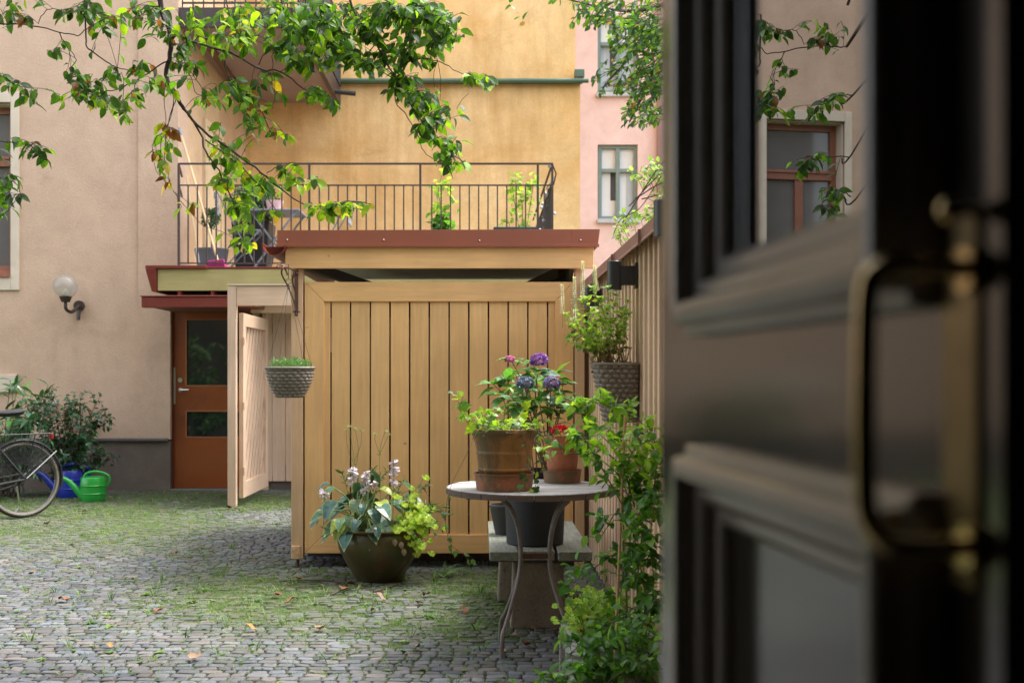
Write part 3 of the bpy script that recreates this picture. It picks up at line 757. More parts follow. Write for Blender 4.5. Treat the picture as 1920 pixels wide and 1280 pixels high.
# ------------------------------------------------------------------ shed
sh = thing('bin_shed', (-.25, 7.7, 0), 'ochre board shed with a brown sheet metal roof in the middle of the yard', 'shed')
S0 = 7.7; K = S0/F
X = lambda px: (px-CX)*K
Z = lambda py: E-(py-CY)*K
mb = MB(); mb.box(X(546), X(568), S0, S0+.08, Z(1047), Z(504)); mb.build('post', POSTP, sh, bevel=.004)
mb = MB(); mb.box(X(1078), X(1096), S0+.002, S0+.08, .005, Z(504)); mb.build('post', POSTP, sh, bevel=.004)
mb = MB(); mb.box(X(546.8), X(563), S0-.022, S0-.001, Z(1047), Z(1022)); po = mb.build('post_bracket', POSTP, sh, bevel=.006)
mb = MB(); mb.tube([(X(551), S0-.03, Z(1029)), (X(551), S0-.02, Z(1029))], .009, 8); mb.tube([(X(558), S0-.03, Z(1036)), (X(558), S0-.02, Z(1036))], .009, 8); mb.build('bolt', POSTP, po)
mb = MB(); mb.tube([(X(557), S0+.03, 0), (X(557), S0+.03, Z(1047))], .011, 8); mb.build('post_anchor', RUSTY, sh)
# panel: mitred frame + boards
fx0, fx1, fz0, fz1 = X(571), X(1075), Z(1037), Z(528.5); ix0, ix1, iz0, iz1 = X(607), X(1041), Z(1002), Z(565)
def fpiece(c4, y0=S0+.004, y1=S0+.04):
    vs = [(x, y0, z) for x, z in c4] + [(x, y1, z) for x, z in c4]
    pf.add(vs, [(0,1,2,3),(7,6,5,4),(0,4,5,1),(1,5,6,2),(2,6,7,3),(3,7,4,0)])
e = .0012
for c4 in ([(fx0, fz0), (fx0, fz1), (ix0, iz1), (ix0, iz0)], [(fx1, fz1), (fx1, fz0), (ix1, iz0), (ix1, iz1)]): pf = MB(); fpiece(c4); pf.build('panel_stile', OCHRE, sh, bevel=.003)
for c4 in ([(fx0+2*e, fz1), (fx1-2*e, fz1), (ix1-e, iz1), (ix0+e, iz1)], [(fx1-2*e, fz0), (fx0+2*e, fz0), (ix0+e, iz0), (ix1-e, iz0)]): pf = MB(); fpiece(c4); pf.build('panel_rail', OCHREX, sh, bevel=.003)
bd = MB(); edges = [593] + [619.5 + 37.05*i for i in range(12)] + [1055]
for a_, b_ in zip(edges[:-1], edges[1:]):
    g_ = random.uniform(.0042, .0062); tilt = random.uniform(-.001, .001); yj = random.uniform(0, .003)
    bd.box(X(a_)+g_, X(b_)-g_, S0+.018+yj, S0+.036+yj, iz0-.02, iz1+.02, col=vary((1,1,1), .05))
bo_ = bd.build('boards', M('ochre boards tinted', (.60, .365, .155), .55, .05, vcol=True), sh, bevel=.003)
bo_.data.materials[0] = None
m, t, b, o_ = nodes('ochre board faces'); st_ = (14, 14, .9); v = pos(t, st_); g = nz(t, v, 3, 6, .6, .3)
c = ramp(t, g, [(.3, (.73, .43, .175)), (.7, (.86, .515, .215))]); a = N(t, 'ShaderNodeAttribute', attribute_name='Col'); c = mix(t, 1, c, a.outputs[0], 'MULTIPLY')
big = nz(t, pos(t), 2.0, 4); c = mix(t, 1, c, ramp(t, big, [(.35, (.90,.88,.86)), (.65, (1.06,1.05,1.04))]), 'MULTIPLY')
vo = N(t, 'ShaderNodeTexVoronoi'); vo.inputs['Scale'].default_value = 3.4; t.links.new(pos(t, (1,1,1.3)), vo.inputs['Vector']); c = mix(t, ramp(t, vo.outputs[0], [(.02, (.6,)*3), (.05, (0,)*3)]), c, (.25, .14, .05))
d = nz(t, pos(t, (6, 6, 1.2)), 2.4, 8, .7, .5); c = mix(t, ramp(t, d, [(.60, (0,)*3), (.8, (.3,)*3)]), c, (.28, .2, .12))
t.links.new(c, b.inputs['Base Color']); b.inputs['Roughness'].default_value = .55; bump(t, b, g, .35, .004); bo_.data.materials[0] = m
for z0_, z1_ in ((.24, .35), (1.7, 1.8)): mb = MB(); mb.box(X(575), X(1070), S0+.055, S0+.075, z0_, z1_); mb.build('batten', DARKIN, sh)
# fascia, roof
mb = MB(); mb.box(X(537), X(1112), S0-.05, S0-.02, Z(504.5), Z(464)); mb.build('fascia_board', OCHREX, sh, bevel=.004)
fl = MB(); fl.prism([(X(523), Z(464)), (X(1119), Z(464)), (X(1123), Z(432)), (X(523), Z(434))], S0-.066, S0-.052); fl.box(X(522), X(1121), S0-.085, S0-.066, Z(465.5), Z(460))
fl.box(X(1117), X(1120), S0-.05, 10.2, Z(464)-.0, Z(436))
fl.box(X(1070), X(1071), S0-.0675, S0-.066, Z(463), Z(433)); fl.box(X(640), X(641), S0-.0675, S0-.066, Z(463), Z(434))
flo = fl.build('roof_flashing', SHEET, sh, bevel=.002)
for px, py in ((542, 452), (721, 452), (899, 453.5), (1087, 452.5)):
    mb = MB(); mb.sphere((X(px), S0-.07, Z(py)), .0065, 8, 6); mb.build('screw', STEEL, flo)
mb = MB(); mb.box(X(523)+.005, X(1117)-.005, S0-.05, 10.2, Z(440)-.06, Z(440)); mb.build('roof', SHEET, sh)
mb = MB(); mb.box(X(546)-.02, X(1112)-.01, S0-.015, 10.1, Z(440)-.10, Z(440)-.062); mb.build('ceiling', CEIL, sh)
mb = MB()
mb.bar((X(560), S0+.12, 2.075), (X(700), 9.9, 2.0), .05, .07); mb.bar((X(900), 9.7, 1.86), (X(1060), S0+.4, 2.04), .05, .08)
mb.box(X(1070), X(1078)-.003, S0+.09, 9.9, 1.75, 2.10); mb.build('rafter', DARKIN, sh)
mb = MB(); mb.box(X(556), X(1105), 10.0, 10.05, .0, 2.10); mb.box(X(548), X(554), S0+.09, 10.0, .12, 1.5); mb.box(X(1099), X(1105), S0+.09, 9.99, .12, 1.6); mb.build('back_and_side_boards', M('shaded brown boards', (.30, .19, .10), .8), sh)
mb = MB(); mb.box(X(556), X(1098), S0+.5, 9.99, 0, .04); mb.build('floor_slab', M('shed floor', (.09, .07, .06), .9, bs=.5), sh)
mb = MB()
for i in range(16): mb.box(X(700)+i*.1, X(700)+i*.1+.096, S0+.30, S0+.36, .0, .11)
mb.build('brick_footing', M('brown brick', (.14, .085, .07), .9, .3, 12, bs=.5), sh, bevel=.004)
mb = MB(); mb.box(-.72, -.1, 8.3, 8.95, .06, 1.05); mb.box(0.0, .55, 8.3, 8.95, .06, 1.05)
tag(mb.build('rubbish_bin', M('dark brown bin', (.05, .04, .03), .6), None, (-.2, 8.6, .05), bevel=.03), 'dark wheeled bins barely seen through the gaps of the shed boards', 'bins')
# half round gutter along the left eave (seen end-on)
gu = MB(); cx_, cz_, r_ = X(519), Z(463), .068
for y0, y1 in ((S0-.12, 10.2),):
    n = 14; vs = []; 
    for yy in (y0, y1):
        for rr in (r_, r_-.004):
            for i in range(n+1):
                a_ = math.pi + math.pi*i/n; vs.append((cx_+rr*math.cos(a_)*1.15, yy, cz_+rr*math.sin(a_)))
    k = n+1; fs = []
    for i in range(n): fs += [(i, i+1, 2*k+i+1, 2*k+i), (k+i+1, k+i, 3*k+i, 3*k+i+1), (i+1, i, k+i, k+i+1)]
    gu.add(vs, fs, True)
gu.tube([(cx_-r_*1.15, S0-.12, cz_+.004), (cx_-r_*1.15, 10.2, cz_+.004)], .009, 6)
# end cap, set a little way inside
gu.add([(cx_, S0-.02, cz_)] + [(cx_+(r_-.006)*1.15*math.cos(math.pi+math.pi*i/14), S0-.02, cz_+(r_-.006)*math.sin(math.pi+math.pi*i/14)) for i in range(15)], [(0, i+1, i+2) for i in range(14)])
gu.build('gutter', REDM, sh)

# bracket on the corner post
bk = MB(); yB = 7.42
# wall plate, arm, scrolls (in a plane along Y, fixed to post front)
px_ = X(557)
bk.box(px_-.012, px_+.012, S0-.03, S0-.023, Z(590), Z(500))
def ipt(x, y, Y): return at(x, y, Y)
bk.tube([(px_, S0-.03, Z(508)), (px_-.02, 7.45, Z(508)), (px_-.055, 7.28, Z(507)), (px_-.06, 7.27, Z(507)-.02)], .007, 6)
sc1 = [Vector((px_, S0-.03, Z(588))), Vector((px_-.01, 7.62, Z(565))), Vector((px_-.03, 7.50, Z(540))), Vector((px_-.045, 7.38, Z(524))), Vector((px_-.04, 7.34, Z(515))), Vector((px_-.03, 7.36, Z(509))), Vector((px_-.03, 7.42, Z(512))), Vector((px_-.02, 7.44, Z(522)))]
bk.tube(catmull(sc1, 4), .006, 6)
sc2 = [Vector((px_-.005, S0-.04, Z(548))), Vector((px_-.012, 7.6, Z(533))), Vector((px_-.006, 7.53, Z(520))), Vector((px_-.014, 7.58, Z(512))), Vector((px_-.01, 7.64, Z(520))), Vector((px_-.02, 7.6, Z(526)))]
bk.tube(catmull(sc2, 4), .005, 6)
bk.sphere((px_, S0-.03, Z(590)), .013, 8, 6); bk.sphere((px_, S0-.035, Z(513)), .012, 8, 6); bk.bar((px_-.025, S0-.03, Z(585)), (px_+.025, S0-.03, Z(585)), .008, .008)
tag(bk.build('basket_bracket', RUSTY, None, (px_, S0, Z(590))), 'rusty scrolled iron bracket on the corner post of the shed', 'bracket')
# hanging basket
hy = 7.28; hk = hy/F; hc = at(544, 690, hy)
hb = thing('hanging_basket', hc, 'grey woven hanging basket with fine green plant hanging from the shed corner', 'hanging basket')
def weave(u_n, rows, H, r0, r1, bulge, amp, sq=0.0, sy=1.0, shift=None, top=True):
    """woven wall as (V,F): rows of bulging strips offset by half, theta x height"""
    nT, nH = u_n*8, rows*6; V = []; Fc = []
    for i in range(nH+1):
        tt = i/nH; r = r0*(1-tt)+r1*tt; r *= 1 + bulge*math.sin(math.pi*min(1, (1-tt)*1.0))*.5
        for j in range(nT):
            a_ = 2*math.pi*j/nT; row_ = int(min(tt*rows, rows-1e-6)); fr = tt*rows-row_
            h_ = math.sin(math.pi*fr)**.6 * (.05+.95*abs(math.sin(u_n*a_/2 + (math.pi/2 if row_ % 2 else 0)))**1.1)
            ca, sa = math.cos(a_), math.sin(a_)
            q = 1.0/(abs(ca)**(2+sq*4)+abs(sa)**(2+sq*4))**(1/(2+sq*4)) if sq else 1.0
            rr = r*q + amp*h_
            sx_, sy_ = (shift(tt) if shift else (0, 0))
            V.append((rr*ca+sx_, rr*sa*sy+sy_, -H*tt))
    for i in range(nH):
        for j in range(nT): Fc.append((i*nT+j, (i+1)*nT+j, (i+1)*nT+(j+1) % nT, i*nT+(j+1) % nT))
    Fc.append(tuple(range(nH*nT, (nH+1)*nT))[::-1])
    return V, Fc, nT
WICK = M('grey woven plastic', (.23, .195, .16), .55, .15, 40, bs=.3, bscale=200, dirt=(.09,.07,.055), dscale=12, damt=.6)
V, Fc, nT = weave(20, 9, .188, .140, .078, .26, .013, sq=.25)
mb = MB(); mb.add([(x+hc.x, y+hc.y, z+hc.z) for x, y, z in V], Fc, True)
mb.tube([(hc.x+.150*math.cos(2*math.pi*i/40)/(abs(math.cos(2*math.pi*i/40))**3+abs(math.sin(2*math.pi*i/40))**3)**(1/3), hc.y+.150*math.sin(2*math.pi*i/40)/(abs(math.cos(2*math.pi*i/40))**3+abs(math.sin(2*math.pi*i/40))**3)**(1/3), hc.z+.002) for i in range(40)], .009, 6, closed=True)
mb.build('basket', WICK, hb)
SOILM = M('potting soil', (.035, .024, .017), .95, .3, 40, bs=.8)
mb = MB(); mb.lathe([(0, -.02), (.14, -.02), (.14, -.03), (0, -.03)], hc, 24); mb.build('soil', SOILM, hb)
ring = at(541, 528, hy)
mb = MB(); mb.tube([(ring.x+.017*math.cos(6.28*i/16), ring.y, ring.z+.017*math.sin(6.28*i/16)) for i in range(16)], .0025, 5, closed=True)
mb.tube([(ring.x, ring.y, ring.z+.017), (ring.x, ring.y, Z(507))], .003, 5)
mb.build('ring', RUSTY, hb)
for a_ in (R(185), R(60), R(-5), R(250)):
    e_ = Vector((hc.x+.145*math.cos(a_), hc.y+.145*math.sin(a_), hc.z)); s_ = ring + Vector((0, 0, -.017)); mb = MB(); n = 44
    for i in range(n):
        p0 = s_.lerp(e_, i/n); p1 = s_.lerp(e_, (i+.72)/n); off = Vector((.002, 0, 0)) if i % 2 else Vector((0, .002, 0)); mb.tube([p0-off, p1+off], .0016, 4, cap=False)
    mb.build('chain', IRONB, hb)
L = Leafs()
for i in range(620):
    a_ = random.random()*6.28; r_ = .13*math.sqrt(random.random()); h_ = .03+.05*random.random()*(1-r_/.2)
    bp = hc + Vector((r_*math.cos(a_), r_*math.sin(a_), random.uniform(-.015, h_)))
    for k in range(3): L.add(bp, (math.cos(a_)*.5+random.uniform(-.8,.8), math.sin(a_)*.5+random.uniform(-.8,.8), random.uniform(.2, 1.2)), rv(1), random.uniform(.014, .032), pick([(3, (.13, .27, .09)), (1, (.22, .36, .12)), (1, (.07, .15, .06))]))
L.build('foliage', tmpl_ovate(.09, st=(0,.5,1), wd=(.6,1,0)), leafmat('thyme leaves', .3), hb)

# ------------------------------------------------------------------ right side fence and wall lamps
FX = .74; FT = 1.93
sf = thing('side_fence', (FX, 5.5, 0), 'tall pale brown board fence with brown metal coping along the right side', 'fence')
mb = MB(); y = 1.9; i = 0
while y < 9.9:
    w_ = random.choice([.045, .05, .055]) if i % 2 else random.choice([.085, .095])
    d_ = 0.0 if i % 2 else .016
    mb.box(FX+d_, FX+.03+d_, y, y+w_-(.004 if i % 2 else -.01), .06, FT-.02, col=vary((1,1,1), .07)); y += w_; i += 1
fo = mb.build('boards', FENCEP, sf, bevel=.002)
mb = MB(); mb.box(FX+.06, FX+.10, 1.9, 9.9, .02, FT-.03); mb.build('backing', DARKIN, sf)
y = 1.9; mb = MB()
while y < 9.9:
    y1 = min(9.9, y+1.0); o2 = .002*random.random()
    prof = [(FX-.055-o2, FT-.058), (FX-.05-o2, FT-.062), (FX-.040-o2, FT+.012), (FX+.05, FT+.05), (FX+.15, FT+.01), (FX+.155, FT-.05), (FX+.145, FT-.05), (FX+.135, FT+.0), (FX+.05, FT+.035), (FX-.028, FT+.0)]
    n = len(prof); vs = [(x_, y, z_) for x_, z_ in prof] + [(x_, y1-.003, z_) for x_, z_ in prof]
    mb.add(vs, [tuple(range(n)), tuple(reversed(range(n, 2*n)))] + [(k_, k_+n, (k_+1) % n+n, (k_+1) % n) for k_ in range(n)]); 
    mb.box(FX-.062, FX-.05, y1-.02, y1+.0, FT-.06, FT+.0)
    y = y1
mb.build('coping', SHEET2, sf)
mb = MB()
for yy in (7.88,): mb.box(FX-.03, FX+.05, yy, yy+.09, 0, FT-.05)
mb.build('post', M('dark fence post', (.16, .10, .065), .7), sf, bevel=.004)
LAMPM = M('anthracite lamp', (.035, .037, .040), .35, .05, 10)
def wall_lamp(cx_, cy_, cz_, label, wall=FX):
    t_ = thing('wall_lamp', (cx_, cy_, cz_), label, 'wall lamp', 'black cylinder lamps on the side fence')
    mb = MB(); r_ = .034; h_ = .068
    mb.lathe([(0, -h_), (r_-.002, -h_), (r_, -h_+.002), (r_, h_-.002), (r_-.002, h_), (0, h_)], (cx_, cy_, cz_), 32)
    mb.build('body', LAMPM, t_)
    mb = MB(); mb.box(cx_+r_-.008, wall-.013, cy_-.024, cy_+.024, cz_-.045, cz_+.045); mb.build('arm', LAMPM, t_)
    mb = MB(); mb.box(wall-.014, wall-.001, cy_-.034, cy_+.034, cz_-.060, cz_+.060); mb.build('wall_plate', LAMPM, t_, bevel=.002)
    return t_
a_ = at(1152, 517, 5.35); wall_lamp(a_.x, 5.35, a_.z, 'black cylinder wall lamp above the woven wall planter')
a_ = at(1106, 560, 6.95); wall_lamp(a_.x, 6.95, a_.z, 'black cylinder wall lamp half hidden by white flower spikes')
a_ = at(1243, 410, 4.15); wall_lamp(a_.x, 4.15, a_.z, 'black cylinder wall lamp at the near end, cut off by the door')
# globe lamp on the pink wall
gl = at(123, 537, 12.72)
gp = thing('globe_lamp', (gl.x, 13.0, gl.z-.3), 'round clear glass globe lamp on the pink wall above the watering cans', 'wall lamp')
m, t, b, o_ = nodes('globe glass'); b.inputs['Base Color'].default_value = (.42, .39, .33, 1); b.inputs['Roughness'].default_value = .06; b.inputs['Alpha'].default_value = .42; b.inputs['IOR'].default_value = 1.9
mb = MB(); mb.sphere(gl, .135, 28, 20); mb.build('globe', m, gp)
mb = MB(); mb.lathe([(0, 0), (.02, 0), (.03, .04), (.02, .08), (0, .085)], (gl.x, gl.y, gl.z-.11), 12); mb.build('bulb', M('milky bulb', (.7, .66, .55), .4), gp)
mb = MB(); mb.lathe([(.0, -.175), (.045, -.175), (.055, -.15), (.07, -.115), (.055, -.105), (0, -.105)], (gl.x, gl.y, gl.z), 16)
mb.tube(catmull([(gl.x, gl.y, gl.z-.17), (gl.x+.005, gl.y+.0, gl.z-.25), (gl.x+.04, gl.y+.08, gl.z-.28), (gl.x+.06, 12.98, gl.z-.2)], 4), .02, 8)
mb.tube([(gl.x+.06, 12.999, gl.z-.2), (gl.x+.06, 12.96, gl.z-.2)], .06, 16); mb.tube([(gl.x+.06, 12.97, gl.z-.25), (gl.x+.06, 12.95, gl.z-.36)], .022, 8)
mb.build('bracket', M('dark rusty metal', (.045, .025, .018), .5, .3, 20), gp)

# ------------------------------------------------------------------ open door of the passage (foreground)
pp, sA, cA = .27, math.sin(R(5.2)), math.cos(R(5.2))
def dpt(u, z, w_): return Vector((cA*(pp-w_) - sA*u, sA*(pp-w_) + cA*u, z))
BLACKP = M('glossy dark brown door paint', (.024, .019, .012), .13, .10, 6, bs=.05, bscale=14, ior=1.75)
m, t, b, o_ = nodes('door glass'); b.inputs['Base Color'].default_value = (.010, .009, .008, 1); b.inputs['Roughness'].default_value = .004; b.inputs['IOR'].default_value = 4.6; DGLASS = m
fd = thing('front_door', dpt(1.06, 0, 0), 'tall glossy dark panelled door with glass pane standing open close by', 'door')
def dbox(mb, u0, u1, z0, z1, w0, w1):
    vs = [dpt(u0,z0,w0),dpt(u1,z0,w0),dpt(u1,z0,w1),dpt(u0,z0,w1),dpt(u0,z1,w0),dpt(u1,z1,w0),dpt(u1,z1,w1),dpt(u0,z1,w1)]
    mb.add(vs, [(3,2,1,0),(7,4,5,6)[::-1] if False else (4,5,6,7),(4,0,1,5)[::-1],(5,1,2,6)[::-1],(6,2,3,7)[::-1],(7,3,0,4)[::-1]])
UN, UF = .470, 1.062; uo0, uo1 = .522, .925; ZT_ = 2.62
lz0, lz1, hz0, hz1 = .28, 1.244, 1.333, 2.50
mb = MB(); ov = .045
dbox(mb, UN, uo0+ov, .02, ZT_, -.058, 0); dbox(mb, uo1-ov, UF, .02, ZT_, -.058, 0)
for z0, z1 in ((.02, lz0+ov), (lz1-ov, hz0+ov), (hz1-ov, ZT_)): dbox(mb, uo0+ov, uo1-ov, z0, z1, -.057, 0)
mb.build('leaf_frame', BLACKP, fd)
prof = [(0, 0), (.0, .012), (.004, .016), (.008, .017), (.010, .026), (.015, .030), (.024, .030), (.028, .024), (.030, .017), (.038, .015), (.044, .010), (.047, .004), (.055, .003), (.060, -.001), (.063, -.006)]
MOULD_SHEEN = M('door paint with painted sheen', (.31, .265, .22), .24, .10, 6, bs=.05, bscale=14, ior=1.7)  # door paint made paler: sky sheen on the mouldings put into the colour
def moulding(name, u0, u1, z0, z1):
    mb = MB(); vs = []
    P = catmull([Vector((o_, w_, 0)) for o_, w_ in prof], 3)
    for p in P:
        o_, w_ = p.x, p.y
        vs += [dpt(u0+o_, z0+o_, w_), dpt(u1-o_, z0+o_, w_), dpt(u1-o_, z1-o_, w_), dpt(u0+o_, z1-o_, w_)]
    fs = []
    for i in range(len(P)-1):
        for j in range(4): k_ = (j+1) % 4; fs.append((i*4+j, i*4+k_, (i+1)*4+k_, (i+1)*4+j))
    mb.add(vs, fs); return mb.build(name, MOULD_SHEEN, fd)
moulding('moulding', uo0, uo1, hz0, hz1); moulding('moulding', uo0, uo1, lz0, lz1)
mb = MB(); dbox(mb, uo0+.055, uo1-.055, hz0+.055, hz1-.055, -.011, -.005); mb.build('glass_pane', DGLASS, fd)
mb = MB(); dbox(mb, uo0+.055, uo1-.055, lz0+.055, lz1-.055, -.03, -.0052); mb.build('lower_panel', BLACKP, fd)
BRASS = M('aged brass', (.75, .55, .27), .20, .15, 30, metallic=1, dirt=(.2, .11, .04), dscale=30, damt=.6)
hu = .492
hd = [dpt(hu, 1.348, .0), dpt(hu, 1.350, .024), dpt(hu, 1.350, .038), dpt(hu, 1.346, .047), dpt(hu, 1.337, .051), dpt(hu, 1.30, .052), dpt(hu, 1.26, .052), dpt(hu, 1.239, .051), dpt(hu, 1.229, .046), dpt(hu, 1.224, .038), dpt(hu, 1.223, .024), dpt(hu, 1.223, .0)]
mb = MB(); mb.tube(catmull(hd, 4), .0050, 12); mb.build('pull_handle', BRASS, fd)
mb = MB(); dbox(mb, .487, .517, 1.204, 1.374, .0005, .003); mb.build('handle_plate', M('dull brass plate', (.16, .11, .05), .34, .2, 30, metallic=1, dirt=(.12, .08, .04), dscale=25, damt=.7), fd)
mb = MB()
for z_ in (1.348, 1.223): mb.tube([dpt(hu, z_, .0032), dpt(hu, z_, .007)], .010, 18)
mb.build('handle_rose', BRASS, fd)
mb = MB(); mb.sphere(dpt(hu, 1.375, .012), .006, 16, 12); mb.tube([dpt(hu, 1.375, .001), dpt(hu, 1.375, .012)], .003, 10); mb.build('knob', BRASS, fd)
# passage the photograph is taken from
ps = thing('passage_building', (0, 1.5, 0), 'dark house passage and doorway framing the view from inside', 'building')
PASS = M('dark passage plaster', (.030, .026, .023), .75, .15, 2)
FAC = stucco('grey facade', (.13, .105, .08), (.10, .085, .065), bs=.3)
mb = MB(); mb.box(-3.2, -3.0, -4.0, 1.14, 0, 3); mb.box(.62, .8, -4.0, 1.14, 0, 3); mb.box(-3.0, .62, -4.2, -4.0, 0, 3); mb.box(-3.2, .8, -4.0, 1.14, 3.0, 3.1); mb.build('passage_wall', PASS, ps)
mb = MB(); mb.box(-12, -1.0, 1.15, 1.45, 0, 7.5); mb.box(.27, 3.2, 1.15, 1.45, 0, 7.5); mb.box(-1.0, .27, 1.15, 1.45, 2.7, 7.5); mb.build('facade', FAC, ps)
mb = MB(); mb.box(-1.0, -.94, 1.08, 1.44, 0, 2.7); mb.box(.235, .269, 1.16, 1.44, 0, 2.7); mb.build('door_jamb', BLACKP, ps)
tag(MB().box(-3.0, .62, -4.0, 1.6, -.01, .016).build('passage_floor', M('passage stone floor', (.08, .075, .07), .6, .2, 4)), kind='structure')
# ------------------------------------------------------------------ round table
TC = Vector((.236, 5.4, 0)); TT = .778; TR = .398
tb = thing('round_table', TC, 'weathered round wooden garden table on curved grey metal legs', 'table')
m, t, b, o_ = nodes('silvered wood'); v = pos(t, (1.5, 26, 26)); g = nz(t, v, 3, 7, .65, .4); c = ramp(t, g, [(.25, (.15, .135, .12)), (.5, (.42, .40, .38)), (.75, (.66, .64, .61))]); a = N(t, 'ShaderNodeAttribute', attribute_name='Col'); c = mix(t, 1, c, a.outputs[0], 'MULTIPLY')
t.links.new(c, b.inputs['Base Color']); b.inputs['Roughness'].default_value = .65; bump(t, b, g, .5, .005); SILV = m
mb = MB(); npk = 10
for i in range(npk):
    y0 = -TR+.004+i*2*(TR-.004)/npk; y1 = y0+2*(TR-.004)/npk-.005
    a0 = []; 
    xs0 = [math.sqrt(max(0, (TR-.006)**2-y**2)) for y in (y0, (y0+y1)/2, y1)]
    poly = [(-xs0[0], y0), (xs0[0], y0), (xs0[1], (y0+y1)/2), (xs0[2], y1), (-xs0[2], y1), (-xs0[1], (y0+y1)/2)]
    n = 6; cz = random.uniform(-.0012, .0012); vs = [(TC.x+x, TC.y+y, TT-.022) for x, y in poly] + [(TC.x+x, TC.y+y, TT+cz) for x, y in poly]
    mb.add(vs, [tuple(reversed(range(n))), tuple(range(n, 2*n))] + [(k, (k+1) % n, (k+1) % n+n, k+n) for k in range(n)], False, vary((1,1,1), .12))
mb.build('tabletop', SILV, tb, bevel=.002)
DWOOD = M('dark weathered rim', (.11, .075, .055), .75, .3, 12, stretch=(1,1,6), bs=.5, bscale=60)
mb = MB(); nseg = 20
for s_ in range(nseg):
    a0, a1 = 2*math.pi*s_/nseg+.012, 2*math.pi*(s_+1)/nseg-.0; vs = []; q = 5
    for i in range(q+1):
        aa = a0+(a1-a0)*i/q
        for r_, z_ in ((TR-.007, TT-.03), (TR, TT-.03), (TR, TT-.004), (TR-.007, TT-.002)): vs.append((TC.x+r_*math.cos(aa), TC.y+r_*math.sin(aa), z_))
    fs = [(i*4+j, i*4+(j+1) % 4, (i+1)*4+(j+1) % 4, (i+1)*4+j) for i in range(q) for j in range(4)] + [(3,2,1,0), (q*4, q*4+1, q*4+2, q*4+3)]
    mb.add(vs, fs)
mb.build('rim', DWOOD, tb)
mb = MB(); mb.box(TC.x-.3, TC.x+.3, TC.y-.12, TC.y-.08, TT-.05, TT-.023); mb.box(TC.x-.3, TC.x+.3, TC.y+.08, TC.y+.12, TT-.05, TT-.023); mb.build('batten', DWOOD, tb)
LEGM = M('grey brown iron leg', (.19, .165, .145), .55, .2, 30, bs=.3, bscale=150, dirt=(.10,.05,.03), dscale=14, damt=.6)
zpt = lambda py: E-(py-CY)*5.35/F
for sx in (-1, 1):
    for sy in (-1, 1):
        wx = lambda px: .262 + sx*abs((px-CX)/F*5.35 - .262)
        pr = [(942, 938, .05), (958, 955, .045), (970, 985, .035), (976, 1020, .02), (977, 1055, .014), (972, 1090, .03), (960, 1130, .07), (948, 1165, .12), (942, 1195, .155), (940, 1222, .165), (940, 1242, .17)]
        pts = [Vector((wx(x), TC.y+sy*d_, max(.004, E-(y-CY)*(TC.y-.05)/F) if y < 1190 else None or max(.004, .125-(y-1190)*.0024))) for x, y, d_ in pr]
        mb = MB(); mb.tube(catmull(pts, 4), .0105, 10); mb.build('leg', LEGM, tb)
mb = MB(); mb.bar((.262-.07, TC.y, .445), (.262+.07, TC.y, .445), .022, .018); mb.box(.262-.066, .262+.066, TC.y-.02, TC.y-.016, .44, .462)
mb.build('crossbar', RUSTY, tb)

# ------------------------------------------------------------------ terracotta pots
def terracotta(name, base, stain, samt, rim=(.5,.3,.12)):
    m, t, b, o_ = nodes(name); v = pos(t); n1 = nz(t, v, 14, 6, .65, .6); n2 = nz(t, pos(t, (1,1,.45)), 9, 8, .7, .8)
    c = ramp(t, n1, [(.3, tuple(x*.75 for x in base)), (.7, tuple(x*1.15 for x in base))]); c = mix(t, ramp(t, n2, [(.43, (0,)*3), (.56, (samt,)*3)]), c, stain)
    n3 = nz(t, v, 30, 6, .7); c = mix(t, ramp(t, n3, [(.62, (0,)*3), (.75, (samt*.6,)*3)]), c, rim)
    t.links.new(c, b.inputs['Base Color']); b.inputs['Roughness'].default_value = .6; h = nz(t, v, 70, 6, .7); bump(t, b, h, .3, .004); return m
TC1 = terracotta('mossy terracotta', (.42, .19, .055), (.07, .06, .02), .80, (.34, .21, .06)); TC2 = terracotta('orange terracotta', (.42, .135, .06), (.22, .09, .04), .4); TC3 = terracotta('saucer terracotta', (.34, .11, .05), (.08, .08, .03), .75)
def saucer(c, r0, r1, h, label):
    mb = MB(); mb.lathe([(0, 0), (r0, 0), (r1-.004, h*.9), (r1+.001, h*.93), (r1+.001, h), (r1-.007, h), (r0-.006, .012), (0, .012)], c, 48)
    return tag(mb.build('saucer', TC3, None, c), label, 'saucer')
p1 = Vector((at(945.5, 0, 5.24).x, 5.24, TT+.001))
saucer(p1, .128, .141, .078, 'mossy terracotta saucer under the large ivy pot')
iv = thing('ivy_pot', p1+Vector((0,0,.014)), 'large stained terracotta pot of trailing ivy on the round table', 'potted plant')
mb = MB(); zb = .014; H = 1.060-TT-.015
mb.lathe([(0, 0), (.105, 0), (.112, .05), (.120, .075), (.1225, .078), (.1225, .085), (.120, .088), (.128, .15), (.1305, .153), (.1305, .162), (.1285, .166), (.140, .222), (.1455, .232), (.149, H-.028), (.156, H-.022), (.158, H-.010), (.156, H-.002), (.150, H), (.143, H-.003), (.138, H-.03), (0, H-.03)], p1+Vector((0,0,zb)), 56)
mb.build('pot', TC1, iv)
mb = MB(); mb.lathe([(0, H-.028), (.137, H-.028), (.137, H-.029), (0, H-.029)], p1+Vector((0,0,zb)), 30); mb.build('soil', SOILM, iv)
LIVY = leafmat('ivy leaves', .5, .35)
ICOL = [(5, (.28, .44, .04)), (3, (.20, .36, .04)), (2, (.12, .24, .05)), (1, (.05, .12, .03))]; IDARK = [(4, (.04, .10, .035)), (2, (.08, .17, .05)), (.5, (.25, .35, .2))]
IL = Leafs(); st = MB(); IS = Leafs()
top = p1+Vector((0, 0, zb+H-.02))
